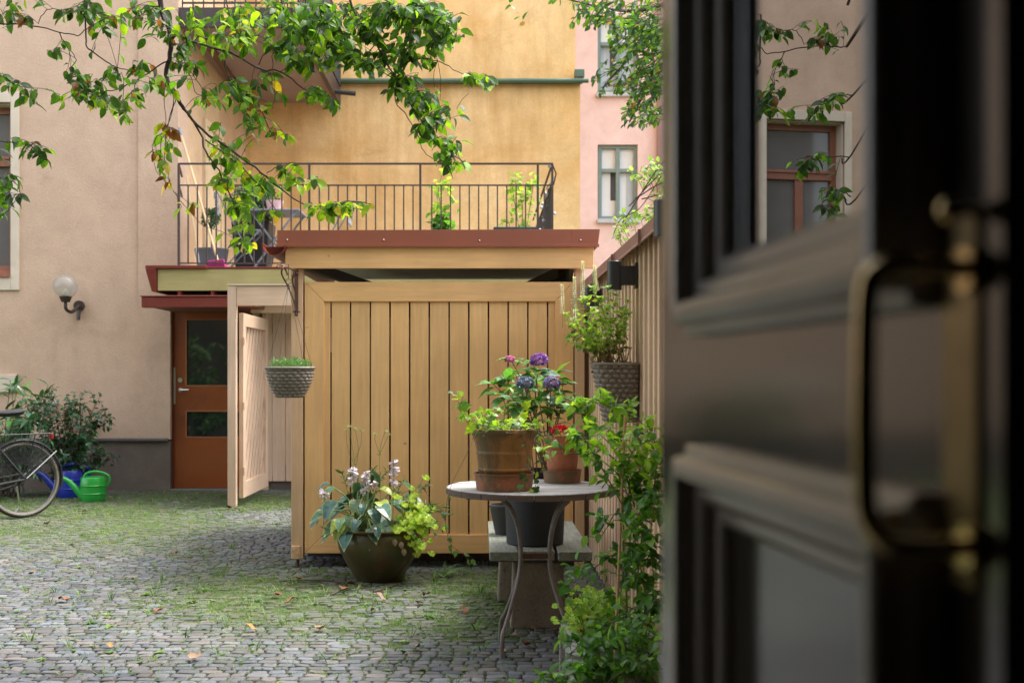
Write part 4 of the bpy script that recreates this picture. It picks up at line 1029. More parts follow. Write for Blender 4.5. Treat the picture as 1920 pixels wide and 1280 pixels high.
for i in range(34):
    a_ = random.random()*6.28; r_ = .10*math.sqrt(random.random()); d = Vector((math.cos(a_)*.8, math.sin(a_)*.6, random.uniform(.5, 1.3)))
    pts = grow(top+Vector((r_*math.cos(a_), r_*math.sin(a_), 0)), d, random.uniform(.06, .15), 5, .25, .12); st.tube(pts, .0014, 4, cap=False)
    stem_leaves(IL, pts, random.randint(2, 4), .046, ICOL, up=.5, spread=.8, pet=.012, mb=st, droop=.1)
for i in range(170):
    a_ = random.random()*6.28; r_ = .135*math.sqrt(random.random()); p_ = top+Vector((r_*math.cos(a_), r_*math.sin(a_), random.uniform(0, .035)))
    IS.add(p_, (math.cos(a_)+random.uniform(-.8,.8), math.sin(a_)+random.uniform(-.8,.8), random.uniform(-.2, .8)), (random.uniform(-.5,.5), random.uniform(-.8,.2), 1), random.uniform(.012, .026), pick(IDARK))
def trail(pxs, Ys, n, size, cols, rad=.0013, t0=.1):
    pts = catmull([at(x, y, Y) for (x, y), Y in zip(pxs, Ys)], 5); st.tube(pts, rad, 4, cap=False); stem_leaves(IL, pts, n, size, cols, up=.3, spread=.8, pet=.01, mb=st, t0=t0, droop=.25, jitter=.5)
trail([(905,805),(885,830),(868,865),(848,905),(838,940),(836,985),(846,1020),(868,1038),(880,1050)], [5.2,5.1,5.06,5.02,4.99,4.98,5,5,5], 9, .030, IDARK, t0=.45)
trail([(890,800),(872,775),(860,755),(852,738)], [5.2,5.18,5.15,5.15], 7, .042, ICOL)
trail([(880,800),(870,780),(862,765),(868,745)], [5.2,5.15,5.1,5.1], 4, .045, ICOL)
trail([(1000,800),(1015,815),(1035,822),(1050,830)], [5.15,5.1,5.08,5.05], 6, .036, ICOL)
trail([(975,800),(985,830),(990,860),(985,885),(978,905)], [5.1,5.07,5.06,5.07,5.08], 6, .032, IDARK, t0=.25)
trail([(1000,800),(1012,830),(1020,860),(1010,890),(1002,915)], [5.15,5.12,5.1,5.1,5.1], 9, .036, ICOL+IDARK, t0=.2)
trail([(985,800),(960,812),(925,800),(900,812)], [5.09,5.08,5.09,5.1], 3, .02, IDARK, t0=.3)
trail([(1005,795),(1020,785),(1035,795),(1042,812)], [5.2,5.2,5.2,5.2], 5, .036, ICOL)
for i in range(14):
    a_ = random.uniform(3.3, 6.1); e0 = top+Vector((.12*math.cos(a_), .12*math.sin(a_), .02)); e1 = top+Vector((.165*math.cos(a_+.3), .165*math.sin(a_+.3), random.uniform(-.01,.02))); e2 = e1+Vector((random.uniform(-.05,.05), 0, random.uniform(-.05, .0)))
    st.tube(catmull([e0, e1, e2], 4), .001, 4, cap=False)
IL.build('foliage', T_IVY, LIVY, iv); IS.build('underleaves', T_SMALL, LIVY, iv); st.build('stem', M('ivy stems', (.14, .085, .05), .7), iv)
p2 = Vector((at(1054, 0, 5.60).x, 5.60, TT+.001))
saucer(p2, .088, .098, .062, 'plain terracotta saucer under the smaller red flower pot')
gp2 = thing('geranium_pot', p2+Vector((0,0,.012)), 'smaller orange terracotta pot with one red flower head behind the ivy pot', 'potted plant')
H2 = .21
mb = MB(); mb.lathe([(0, 0), (.066, 0), (.078, .10), (.082, H2-.055), (.089, H2-.052), (.093, H2-.006), (.091, H2), (.084, H2), (.08, H2-.03), (0, H2-.03)], p2+Vector((0,0,.012)), 48); mb.build('pot', TC2, gp2)
fc = at(1050, 811, 5.5)
L = Leafs()
RED = [(3, (.55, .012, .03)), (2, (.38, .006, .02)), (1, (.7, .05, .08))]
for i in range(90):
    d = Vector((random.gauss(0,1), random.gauss(0,1), abs(random.gauss(0,1)))).normalized(); L.add(fc+Vector((d.x*.034, d.y*.03, d.z*.024)), (d+rv(.7)), d, random.uniform(.014, .022), pick(RED, .15))
L.build('flower_head', T_PETAL, leafmat('red petals', .2, .5), gp2)
L = Leafs(); mb = MB()
for i in range(10):
    a_ = random.random()*6.28; p_ = p2+Vector((.05*math.cos(a_), .05*math.sin(a_), .012+H2-.02)); e_ = p_+Vector((.05*math.cos(a_), .05*math.sin(a_), random.uniform(.01, .04))); mb.tube([p_, e_], .0016, 4); L.add(e_, (math.cos(a_), math.sin(a_), .1), (0, -.3, 1), .045, pick([(1, (.08, .2, .05)), (1, (.05, .14, .04))]))
mb.tube([p2+Vector((0,0,H2-.02)), fc], .002, 5)
L.build('foliage', T_HEU, LIVY, gp2); mb.build('stem', M('green stem', (.12, .2, .06), .6), gp2)

# ------------------------------------------------------------------ bench, dark pots, hydrangea
bn = thing('bench', (.3, 6.3, 0), 'low grey plank bench on rough concrete blocks beside the fence', 'bench')
m, t, b, o_ = nodes('green grey planks'); v = pos(t, (20, 1.4, 20)); g = nz(t, v, 3, 7, .65, .3); c = ramp(t, g, [(.3, (.16, .165, .13)), (.7, (.34, .345, .29))]); n1 = nz(t, pos(t), 6, 6, .7); c = mix(t, ramp(t, n1, [(.5, (0,)*3), (.75, (.6,)*3)]), c, (.10, .14, .06)); t.links.new(c, b.inputs['Base Color']); b.inputs['Roughness'].default_value = .7; bump(t, b, g, .5, .005); PLANK = m
bx = [.048, .205, .39, .56]
for x0, x1, y0 in ((.048, .192, 5.70), (.212, .375, 5.72), (.392, .562, 5.70)):
    mb = MB(); mb.box(x0, x1, y0, 6.92, .375, .42); mb.build('plank', PLANK, bn, bevel=.004)
mb = MB(); mb.box(.08, .53, 5.86, 5.93, .345, .374); mb.box(.08, .53, 6.62, 6.69, .345, .374); mb.build('crosspiece', DARKIN, bn)
m, t, b, o_ = nodes('rough concrete'); v = pos(t); vo = N(t, 'ShaderNodeTexVoronoi'); vo.inputs['Scale'].default_value = 75; t.links.new(v, vo.inputs['Vector']); n1 = nz(t, v, 5, 6, .65); n2 = nz(t, v, 60, 5, .7)
c = ramp(t, n1, [(.3, (.21, .165, .12)), (.7, (.38, .31, .23))]); c = mix(t, ramp(t, n2, [(.58, (0,)*3), (.68, (.8,)*3)]), c, (.06, .045, .035)); t.links.new(c, b.inputs['Base Color']); b.inputs['Roughness'].default_value = .95; bump(t, b, n2, 1.0, .02); CONC = m
def block(x0, x1, y0, y1):
    mb = MB(); zs_ = [0, .06, .18, .30, .344]; ins = [0, .003, .010, .014, .016]; vs = []
    for z_, q in zip(zs_, ins): vs += [(x0+q, y0+q, z_), (x1-q, y0+q, z_), (x1-q, y1-q, z_), (x0+q, y1-q, z_)]
    fs = [(3,2,1,0)] + [(i*4+j, i*4+(j+1) % 4, (i+1)*4+(j+1) % 4, (i+1)*4+j) for i in range(4) for j in range(4)] + [(16,17,18,19)]
    mb.add(vs, fs); return mb.build('concrete_block', CONC, bn, bevel=.012)
block(.155, .445, 5.84, 6.02); block(.10, .42, 6.55, 6.78)
DPOT = M('dark grey speckled pot', (.028, .028, .030), .7, .2, 120, bs=.35, bscale=220)
pc = Vector((at(1003, 0, 6.0).x, 6.0, .421))
hp = thing('hydrangea_pot', pc, 'tall dark grey pot on the bench with a purple and blue flowering hydrangea', 'potted plant')
mb = MB(); mb.lathe([(0, 0), (.142, 0), (.150, .006), (.163, .36), (.166, .37), (.166, .385), (.155, .385), (.15, .35), (0, .35)], pc, 56); mb.build('pot', DPOT, hp)
HL = Leafs(); HF = Leafs(); HF2 = Leafs(); HF3 = Leafs(); mb = MB()
hz = pc+Vector((0, 0, .36))
HC = [(3, (.11, .27, .055)), (2, (.07, .18, .05)), (2, (.18, .35, .07)), (1, (.13, .22, .16))]
tips = [(1008,690,5.95),(1033,720,5.85),(985,722,5.85),(965,692,6.1),(945,705,6.0),(925,715,6.0),(1055,715,6.05),(1045,695,6.1),(960,740,5.8),(1010,745,5.85),(940,735,5.9),(1040,755,5.9),(985,700,6.2),(1020,705,6.1),(975,760,5.8),(1000,672,6.1),(960,672,6.15),(1060,745,6.0)]
for (px, py, Y) in tips:
    e_ = at(px, py, Y) + Vector((0,0,-.015)); b0 = hz+Vector((random.uniform(-.06,.06)+.05, random.uniform(-.06,.06), 0)); mid = b0.lerp(e_, .55)+Vector((random.uniform(-.03,.03), 0, .05))
    pts = catmull([b0, mid, e_], 5); mb.tube(pts, [.0045*(1-.5*i/(len(pts)-1)) for i in range(len(pts))], 6)
    stem_leaves(HL, pts, 8, .085, HC, up=.8, spread=.9, t0=.45, droop=.05, pet=.012, mb=mb)
    for k in range(5):
        a_ = k*1.26+random.random(); HL.add(e_, (math.cos(a_), math.sin(a_)*.8, random.uniform(-.1,.5)), (0,-.2,1), random.uniform(.06, .095), pick(HC))
def mophead(c, r, cols, LL):
    for i in range(110):
        z_ = random.uniform(-.5, 1); a_ = random.random()*6.28; s_ = math.sqrt(max(0, 1-z_*z_)); d = Vector((s_*math.cos(a_), s_*math.sin(a_), z_)); rj = r*(1+random.uniform(-.16, .10)+.10*math.sin(a_*3+z_*4)); p_ = c+Vector((d.x*rj, d.y*rj, d.z*rj*.78))
        t1 = d.orthogonal().normalized(); t2 = d.cross(t1); cc = pick(cols, .15); ph = random.random()*1.5
        for k in range(4): q = ph+k*1.571; LL.add(p_+d*random.uniform(-.002,.002), t1*math.cos(q)+t2*math.sin(q)+d*.15, d, r*.30, vary(cc, .14))
mophead(at(1011, 676, 5.93), .044, [(3, (.30, .12, .52)), (1, (.45, .2, .6)), (1, (.22, .07, .42))], HF)
mophead(at(1034, 720, 5.80), .042, [(3, (.26, .18, .42)), (1, (.38, .26, .5)), (1, (.15, .14, .34))], HF2)
mophead(at(985, 719, 5.80), .040, [(3, (.14, .17, .32)), (1, (.22, .26, .42)), (1, (.09, .12, .18))], HF3)
mophead(at(956, 674, 6.1), .024, [(3, (.62, .20, .48)), (1, (.5, .14, .4))], HF)
HL.build('foliage', T_HYD, leafmat('hydrangea leaves', .35, .35), hp); PET = leafmat('petals', .25, .5)
tag(HF.build('flower_head', T_PETAL, PET, hp), 'purple flower head'); tag(HF2.build('flower_head', T_PETAL, PET, hp), 'violet blue flower head'); tag(HF3.build('flower_head', T_PETAL, PET, hp), 'slate blue flower head')
mb.build('stem', M('woody stems', (.20, .13, .07), .8), hp)
p3 = Vector((at(947, 0, 6.35).x, 6.35, .421))
mb = MB(); mb.lathe([(0, 0), (.055, 0), (.085, .15), (.09, .155), (.09, .165), (.08, .165), (.075, .14), (0, .14)], p3, 32)
tag(mb.build('small_pot', M('mid grey pot', (.05, .05, .05), .6, .1, 20), None, p3), 'small tapered mid grey pot half hidden behind the big dark pot', 'pot')

# ------------------------------------------------------------------ bowl planter with hosta
bc = Vector((at(711, 0, 7.28).x, 7.28, .0))
bp = thing('bowl_planter', bc, 'wide brown green glazed bowl planter with hosta and lime leaves before the shed', 'planter')
m, t, b, o_ = nodes('olive brown glaze'); v = pos(t); n1 = nz(t, v, 5, 6, .6, .5); c = ramp(t, n1, [(.3, (.085, .042, .014)), (.52, (.055, .050, .018)), (.7, (.13, .055, .018))]); n2 = nz(t, v, 28, 6, .7)
c = mix(t, ramp(t, n2, [(.58, (0,)*3), (.72, (.5,)*3)]), c, (.14, .11, .06)); t.links.new(c, b.inputs['Base Color']); b.inputs['Roughness'].default_value = .32; vv = N(t, 'ShaderNodeTexWave', wave_type='RINGS'); vv.inputs['Scale'].default_value = 4; vv.inputs['Distortion'].default_value = 6; t.links.new(pos(t), vv.inputs['Vector']); ch = bump(t, b, vv.outputs[1], .25, .01)
mb = MB(); mb.lathe([(0, .002), (.148, .002), (.155, .012), (.185, .07), (.225, .14), (.258, .205), (.268, .25), (.262, .285), (.250, .305), (.247, .312), (.262, .322), (.270, .330), (.268, .338), (.250, .338), (.24, .31), (.23, .30), (0, .30)], bc, 64); mb.build('pot', m, bp)
mb = MB(); mb.lathe([(0, .312), (.235, .312), (.235, .30), (0, .30)], bc, 32); mb.build('soil', SOILM, bp)
bk_ = 7.28/F
HO = Leafs(); mb = MB()
HB = [(4, (.055, .13, .115)), (2, (.075, .17, .12)), (1, (.11, .20, .10))]; HE = (.40, .45, .16)
hcent = Vector((bc.x-.10, bc.y-.02, .32))
hosta = [(612,955),(625,940),(650,905+30),(670,965),(700,955),(735,940),(640,975),(600,965),(760,930),(715,915),(690,925),(655,985),(625,915),(675,905),(740,920),(725,975),(645,950),(705,985),(690,890),(660,925),(630,990),(712,940),(772,928),(680,945),(668,990)]
hosta = hosta + [(x+random.uniform(-18, 18), y+random.uniform(-16, 10)) for x, y in hosta] + [(650,1000),(690,1000),(720,990),(640,985),(705,970),(670,975)]
for (px, py) in hosta:
    Y = random.uniform(7.0, 7.35) if py > 935 else random.uniform(7.2, 7.5)
    e_ = at(px, py, Y); dirx = (e_-hcent); out_ = Vector((dirx.x, dirx.y, 0)).normalized() if Vector((dirx.x, dirx.y, 0)).length > .01 else Vector((0,-1,0))
    b0 = hcent+Vector((random.uniform(-.05,.05), random.uniform(-.05,.05), 0)); pts = catmull([b0, b0.lerp(e_, .5)+Vector((0,0,.06)), e_], 4); mb.tube(pts, .0035, 5)
    yel = random.random() < .14
    HO.add(e_, out_*1.0+Vector((random.uniform(-.3,.3), -.35, random.uniform(-.75, -.1))), (out_*.5+Vector((0,-.45,.9))), random.uniform(.085, .135), (.32, .38, .07) if yel else pick(HB, .12), vary(HE, .12))
HO.build('hosta_leaves', T_HOSTA, leafmat('hosta leaves', .22, .35), bp)
HE2 = Leafs(); hc2 = Vector((at(770, 970, 7.2).x, 7.18, .36))
for i in range(130):
    px = random.gauss(770, 20); py = random.gauss(975, 30) 
    if px < 730: px = 730+random.random()*30
    if py > 1005: px += 8
    Y = random.uniform(6.98, 7.2) if py > 960 else random.uniform(7.1, 7.35)
    e_ = at(px, min(py, 1032), Y); dd_ = Vector((e_.x-bc.x, e_.y-bc.y, 0)).normalized()
    mb.tube([Vector((bc.x+.17, bc.y-.04, .33)), e_+Vector((0,.03,-.015))], .0014, 4, cap=False)
    HE2.add(e_, dd_+Vector((random.uniform(-.5,.5), -.3, -.6+random.uniform(-.3,.3))), dd_*.6+Vector((random.uniform(-.3,.3), -.6, .8)), random.uniform(.038, .062), pick([(4, (.42, .56, .06)), (2, (.34, .48, .06)), (1, (.50, .58, .12)), (.4, (.22, .36, .06))], .12))
HE2.build('lime_leaves', T_HEU, leafmat('lime leaves', .4, .45), bp)
SE = Leafs(); SCOL = [(3, (.08, .17, .06)), (2, (.11, .22, .07)), (1, (.15, .27, .09))]
for (x0,y0,x1,y1,n,Y) in ((775,960,818,945,12,7.3),(785,975,838,950,14,7.2),(790,980,828,990,12,7.15),(770,950,800,910,10,7.4),(740,945,757,900,8,7.4),(700,930,700,880,12,7.5),(680,930,660,890,12,7.5),(700,930,725,885,10,7.5),(655,940,640,885,10,7.5),(790,975,815,1000,8,7.1),(640,1000,605,990,9,7.1),(640,1000,612,1003,7,7.05),(780,970,845,965,8,7.25)):
    pts = catmull([at(x0,y0,Y), at((x0+x1)/2, (y0+y1)/2-8, Y), at(x1,y1,Y-.03)], 4); mb.tube(pts, .0022, 5, cap=False); stem_leaves(SE, pts, n, .042, SCOL, up=.6, spread=.8, droop=-.1)
    for k in range(6): a_ = k; SE.add(pts[-1], (math.cos(a_), math.sin(a_), .4), (0,0,1), .032, pick(SCOL))
SE.build('filler_leaves', tmpl_ovate(.17, droop=.2), leafmat('filler leaves', .3, .4), bp)
# hosta flowers: drooping pale lilac trumpets
for (px, py, n, h_) in ((662,893,9,30),(685,903,13,38),(738,885,15,40),(608,921,6,12),(700,905,4,10)):
    FLW = Leafs(); Y = 7.12
    c_ = at(px, py, Y); base = at(px-2, 985, 7.2); mb.tube(catmull([base, at(px, py+30, Y+.02), at(px, py-h_*.6, Y)], 4), .002, 5, cap=False)
    for k in range(n):
        a_ = random.random()*6.28; p_ = c_+Vector((0, 0, random.uniform(-.5, .5)*h_*bk_)); d = Vector((math.cos(a_), math.sin(a_)*.7, random.uniform(-.9, .1))).normalized(); q = p_+d*.02
        for j in range(5):
            t1 = d.orthogonal().normalized(); t2 = d.cross(t1); w_ = t1*math.cos(j*1.26)+t2*math.sin(j*1.26); FLW.add(p_+w_*.003, d+w_*.28, w_, random.uniform(.03, .042), vary((.60, .53, .66), .08))
    FLW.build('flower_spray', tmpl_ovate(.22, st=(0,.4,.8,1), wd=(.4,.9,.9,0), droop=-.2), PET, bp)
# tall thin stalks with greenish-yellow seed heads
for pxs in (((672,960),(668,900),(664,860),(655,800)),((668,870),(672,840),(666,805)),((664,865),(676,835),(678,808)),((714,950),(712,880),(712,845),(722,808)),((712,850),(703,825),(704,815)),((712,850),(722,830),(728,815)),((664,868),(652,840),(649,808))):
    SH_ = Leafs(); pts = catmull([at(x, y, 7.4) for x, y in pxs], 4); mb.tube(pts, .0014, 4, cap=False)
    for k in range(14): d = Vector((random.gauss(0,1), random.gauss(0,1), abs(random.gauss(0,1)))).normalized(); SH_.add(pts[-1]+d*.006, d, rv(1), .012, vary((.48, .50, .26), .15))
    if len(pxs) == 4:
        for k in range(5): SH_.add(pts[-6], (math.cos(k*1.3), math.sin(k*1.3), .3), (0,0,1), .02, (.2,.3,.1))
    SH_.build('seed_head', T_PETAL, PET, bp)
mb.build('stem', M('plant stems green', (.13, .20, .06), .6), bp)
mbx = Leafs()
for (px, py) in ((752, 1015), (757, 1028), (740, 1010)): mbx.add(at(px, py, 6.98), (.1, -.2, -1), (0, -1, .2), .045, vary((.45, .28, .14), .1))
mbx.build('dead_leaves', T_ROUND, DRY[1], bp); 
# ------------------------------------------------------------------ wall planter on the fence
wy = 5.36; wk = wy/F; wc = Vector((FX-.128, wy, E-(683-CY)*wk))
wp = thing('wall_planter', wc, 'tall woven grey basket of flowering mint stems fixed on the side fence', 'wall planter')
V, Fc, nT = weave(20, 12, .270, .118, .083, .06, .013, sq=.5, sy=1.05, shift=lambda tt: (.008+.030*tt, 0))
V = [(min(x, .122), y, z) for x, y, z in V]
# fixed on the fence: squash to a shallower box
V = [((x-.122)*.86+.122, y, z) for x, y, z in V]
mb = MB(); mb.add([(x+wc.x, y+wc.y, z+wc.z) for x, y, z in V], Fc, True)
nrim = 48; rp = []
for i in range(nrim):
    a_ = 2*math.pi*i/nrim; ca, sa = math.cos(a_), math.sin(a_); q = 1/(abs(ca)**4+abs(sa)**4)**.25; x_ = min(.124*q*ca+.008, .122); rp.append((wc.x+(x_-.122)*.86+.122, wc.y+.13*q*sa, wc.z+.001))
mb.tube(rp, .008, 6, closed=True)
mb.build('basket', WICK, wp)
mb = MB(); mb.lathe([(0, -.03), (.098, -.03), (.098, -.04), (0, -.04)], (wc.x+.01, wc.y, wc.z), 24); mb.build('soil', SOILM, wp)
L = Leafs(); DL = Leafs(); SP = Leafs(); mb = MB(); ds = MB()
MC = [(4, (.30, .46, .06)), (3, (.20, .36, .05)), (1, (.38, .50, .12)), (1, (.12, .24, .05))]
tips = [(1060,590),(1075,600),(1088,565),(1070,630),(1065,640),(1085,650),(1100,560),(1112,580),(1125,560),(1140,575),(1155,555),(1165,580),(1178,565),(1150,600),(1130,600),(1105,610),(1120,630),(1090,620),(1170,610),(1140,540),(1160,630),(1080,585),(1110,540),(1135,640),(1098,640),(1125,590),(1180,590),(1145,620),(1103,590),(1068,610)]
for (px, py) in tips:
    Y = random.uniform(5.2, 5.5); e_ = at(px, py, Y); b0 = wc+Vector((random.uniform(-.06,.07), random.uniform(-.08,.08), -.03)); mid = b0.lerp(e_, .5)+Vector((random.uniform(-.01,.01), 0, .03)); pts = catmull([b0, mid, e_], 5)
    mb.tube(pts, .0018, 5, cap=False); stem_leaves(L, pts, 17, .030, MC, up=.4, spread=.85, t0=.38, droop=.05)
    for k in range(5): L.add(e_, (math.cos(k*1.3)*.7, math.sin(k*1.3)*.7, .7), (0,-.5,1), random.uniform(.018,.03), pick(MC))
    stem_leaves(DL, pts[:9], 5, .03, [(2, (.22, .12, .05)), (1, (.45, .36, .2)), (1, (.13, .07, .04))], spread=.6, droop=.5)
for i in range(60):
    b0 = wc+Vector((random.uniform(-.08,.09), random.uniform(-.09,.09), -.03)); pts = grow(b0, (random.uniform(-.5,.3), random.uniform(-.3,.3), 1), random.uniform(.05, .15), 4, .2); ds.tube(pts, .0016, 4, cap=False)
    if i % 2: DL.add(pts[-1], rv(1), rv(1), .03, pick([(2, (.20, .11, .05)), (1, (.42, .34, .18))]))
WS = [(.75, .74, .66), (.6, .6, .5)]
for (px, py, px0, py0, n) in ((1054,533,1055,590,15),(1077,519,1078,600,22),(1093,490,1092,560,22),(1115,498,1116,550,24),(1112,510,1120,545,16),(1073,560,1075,605,8),(1158,550,1158,575,5)):
    Y = 5.3; a0 = at(px0, py0+25, Y); a1 = at(px, py, Y); mb.tube([a0, a1], .0012, 4, cap=False)
    a0 = at(px0, py0, Y)
    SP = Leafs()
    for k in range(n):
        for j in range(6):
            aa = j*1.05+k; p_ = a1.lerp(a0, (k+.5)/n); rr_ = .0035+.004*(k/n); SP.add(p_+Vector((math.cos(aa)*rr_, math.sin(aa)*rr_, 0)), (math.cos(aa), math.sin(aa), .5), (0,0,1), .008, vary(random.choice(WS), .1))
    SP.build('flower_spike', T_PETAL, PET, wp)
L.build('foliage', tmpl_ovate(.30, droop=.2, st=(0,.25,.6,1), wd=(.2,1,.85,0)), leafmat('mint leaves', .5, .4), wp); DL.build('dry_leaves', tmpl_ovate(.25, fold=.6, st=(0,.3,.7,1), wd=(.2,1,.8,0)), leafmat('dry leaves', .2, .7), wp)
mb.build('stem', M('light stems', (.32, .28, .12), .7), wp); ds.build('dry_stems', M('dry stems', (.22, .12, .06), .8), wp)

# ------------------------------------------------------------------ planter box with climbing plant on canes (right, near)
bx0 = Vector((.50, 4.35, 0)); pbx = thing('planter_box', bx0, 'weathered grey wooden planter box low by the fence under the climbing plant', 'planter')
GREYW = M('weathered grey wood', (.30, .28, .27), .75, .2, 8, stretch=(12,1,12), bs=.4)
mb = MB(); x0, x1, y0, y1, zt = .355, .70, 4.02, 4.78, .26
mb.box(x0, x0+.025, y0, y1, .02, zt-.02); mb.box(x1-.025, x1, y0, y1, .02, zt-.02); mb.box(x0+.025, x1-.025, y0, y0+.025, .02, zt-.02); mb.box(x0+.025, x1-.025, y1-.025, y1, .02, zt-.02)
mb.build('side_board', GREYW, pbx, bevel=.003)
mb = MB(); mb.box(x0-.015, x0+.04, y0-.015, y1+.015, zt-.019, zt+.004); mb.box(x1-.04, x1+.012, y0-.015, y1+.015, zt-.019, zt+.004); mb.box(x0+.04, x1-.04, y0-.015, y0+.04, zt-.019, zt+.004); mb.box(x0+.04, x1-.04, y1-.04, y1+.015, zt-.019, zt+.004); mb.build('top_rim', GREYW, pbx, bevel=.003)
mb = MB(); 
for xx in (x0-.02, x1-.03):
    for yy in (y0-.02, y1-.03): mb.box(xx, xx+.05, yy, yy+.05, 0, zt-.02)
mb.build('corner_post', GREYW, pbx)
mb = MB(); mb.box(x0+.026, x1-.026, y0+.026, y1-.026, .2, .24); mb.build('soil', SOILM, pbx)
BAM = M('bamboo cane', (.42, .22, .09), .5, .2, 30, stretch=(1,1,4))
cp = thing('climbing_plant', (.55, 4.5, .24), 'tall climbing plant with bright green leaves on bamboo canes by the door', 'climbing plant')
cpm = MB(); L = Leafs(); Lb = Leafs()
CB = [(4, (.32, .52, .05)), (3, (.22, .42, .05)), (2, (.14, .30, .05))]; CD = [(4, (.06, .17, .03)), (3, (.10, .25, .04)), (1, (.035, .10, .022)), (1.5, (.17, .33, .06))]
for (x0_, y0_, x1_, y1_, Y0, Y1) in ((1153,1235,1172,780,4.3,4.5),(1178,1170,1162,850,4.6,4.6),(1212,1180,1195,800,4.5,4.7)):
    c0 = at(x0_, y0_, Y0); c0.z = .24; mb = MB(); mb.tube([c0, at(x1_, y1_, Y1)], .0055, 7); mb.build('cane', BAM, cp)
stems = [
 ([(1170,1240),(1175,1120),(1168,1000),(1180,900),(1150,840),(1110,800),(1080,760),(1068,750)], [4.4,4.4,4.45,4.5,4.5,4.55,4.6,4.6], 46, 1),
 ([(1200,1240),(1195,1100),(1205,980),(1200,880),(1215,810),(1175,775),(1130,758),(1105,752)], [4.5,4.5,4.5,4.55,4.6,4.6,4.6,4.6], 50, 1),
 ([(1190,1240),(1210,1120),(1190,1000),(1215,920),(1225,850),(1228,800)], [4.4,4.4,4.4,4.45,4.5,4.5], 44, 1),
 ([(1160,1230),(1165,1100),(1185,980),(1165,900),(1125,862),(1080,850),(1030,852)], [4.5]*7, 26, 1),
 ([(1210,1240),(1225,1100),(1220,1000),(1232,920)], [4.3]*4, 30, 0),
 ([(1175,960),(1130,880),(1100,830),(1090,810)], [4.4]*4, 16, 1),
 ([(1190,900),(1140,850),(1100,830),(1085,820)], [4.5]*4, 9, 1),
 ([(1175,1060),(1150,1040),(1120,1060),(1090,1080),(1072,1095)], [4.5]*5, 18, 0),
 ([(1200,1000),(1160,960),(1140,985),(1125,1010)], [4.3]*4, 12, 0),
 ([(1185,1150),(1120,1180),(1080,1215),(1050,1240)], [4.2]*4, 18, 0),
 ([(1200,1200),(1210,1150),(1235,1120)], [4.2]*3, 14, 0),
 ([(1180,1200),(1150,1190),(1120,1230),(1080,1290)], [4.1]*4, 16, 0),
 ([(1160,1260),(1100,1255),(1040,1275),(990,1290)], [4.0]*4, 20, 0),
 ([(1210,1260),(1180,1240),(1130,1290)], [3.9]*3, 16, 0),
 ([(1230,1280),(1200,1230),(1230,1190)], [4.0]*3, 14, 0),
 ([(1150,1290),(1120,1240),(1140,1200)], [3.95]*3, 22, 0), ([(1200,1290),(1170,1220),(1200,1160)], [4.0]*3, 24, 0), ([(1100,1290),(1080,1260),(1060,1270)], [3.9]*3, 14, 0), ([(1215,1150),(1190,1080),(1215,1020)], [4.3]*3, 26, 0), ([(1190,950),(1175,880),(1200,820)], [4.45]*3, 24, 1), ([(1215,960),(1228,900),(1232,840)], [4.4]*3, 20, 1), ([(1180,840),(1130,810),(1090,800)], [4.6]*3, 9, 1),
]
for pxs, Ys, n, br in stems:
    pts = catmull([at(x, y, Y) for (x, y), Y in zip(pxs, Ys)], 6); cpm.tube(pts, [.0034*(1-.6*i/(len(pts)-1)) for i in range(len(pts))], 6, cap=False)
    for i in range(n):
        t_ = (i+random.random())/n; j = min(int(t_*(len(pts)-1)), len(pts)-2); p_ = pts[j].lerp(pts[j+1], random.random()); a_ = random.random()*6.28
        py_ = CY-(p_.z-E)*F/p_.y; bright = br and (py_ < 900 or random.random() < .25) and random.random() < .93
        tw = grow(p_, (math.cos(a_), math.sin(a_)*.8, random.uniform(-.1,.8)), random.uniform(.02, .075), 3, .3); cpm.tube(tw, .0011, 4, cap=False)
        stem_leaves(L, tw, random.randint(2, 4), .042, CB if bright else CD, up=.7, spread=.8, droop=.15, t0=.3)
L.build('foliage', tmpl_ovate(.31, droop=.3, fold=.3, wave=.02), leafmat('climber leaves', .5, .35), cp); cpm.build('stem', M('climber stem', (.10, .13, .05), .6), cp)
hu2 = thing('lime_shrub', (.45, 4.75, .25), 'low lime green crinkled leaf plant in the planter box by the climber', 'plant')
L = Leafs(); mb = MB()
for i in range(330):
    px = random.gauss(1112, 30); py = random.gauss(1152, 24)
    if py > 1200 or py < 1098 or px > 1185 or px < 1045: continue
    Y = random.uniform(4.45, 4.8); e_ = at(px, py, Y); b0 = Vector((.46+random.uniform(-.04,.04), 4.62, .24))
    if i % 4 == 0: mb.tube([b0, e_], .0014, 4, cap=False)
    L.add(e_, Vector((e_.x-b0.x, -.1, .03))+rv(.12), (random.uniform(-.5,.5), -.6, 1), random.uniform(.022, .04), pick([(4, (.42, .60, .09)), (2, (.30, .48, .08)), (1, (.50, .62, .18)), (1, (.16, .32, .06))], .15))
L.build('foliage', T_HEU, leafmat('lime shrub leaves', .4, .45), hu2); mb.build('stem', M('red stems', (.2, .12, .06), .7), hu2)
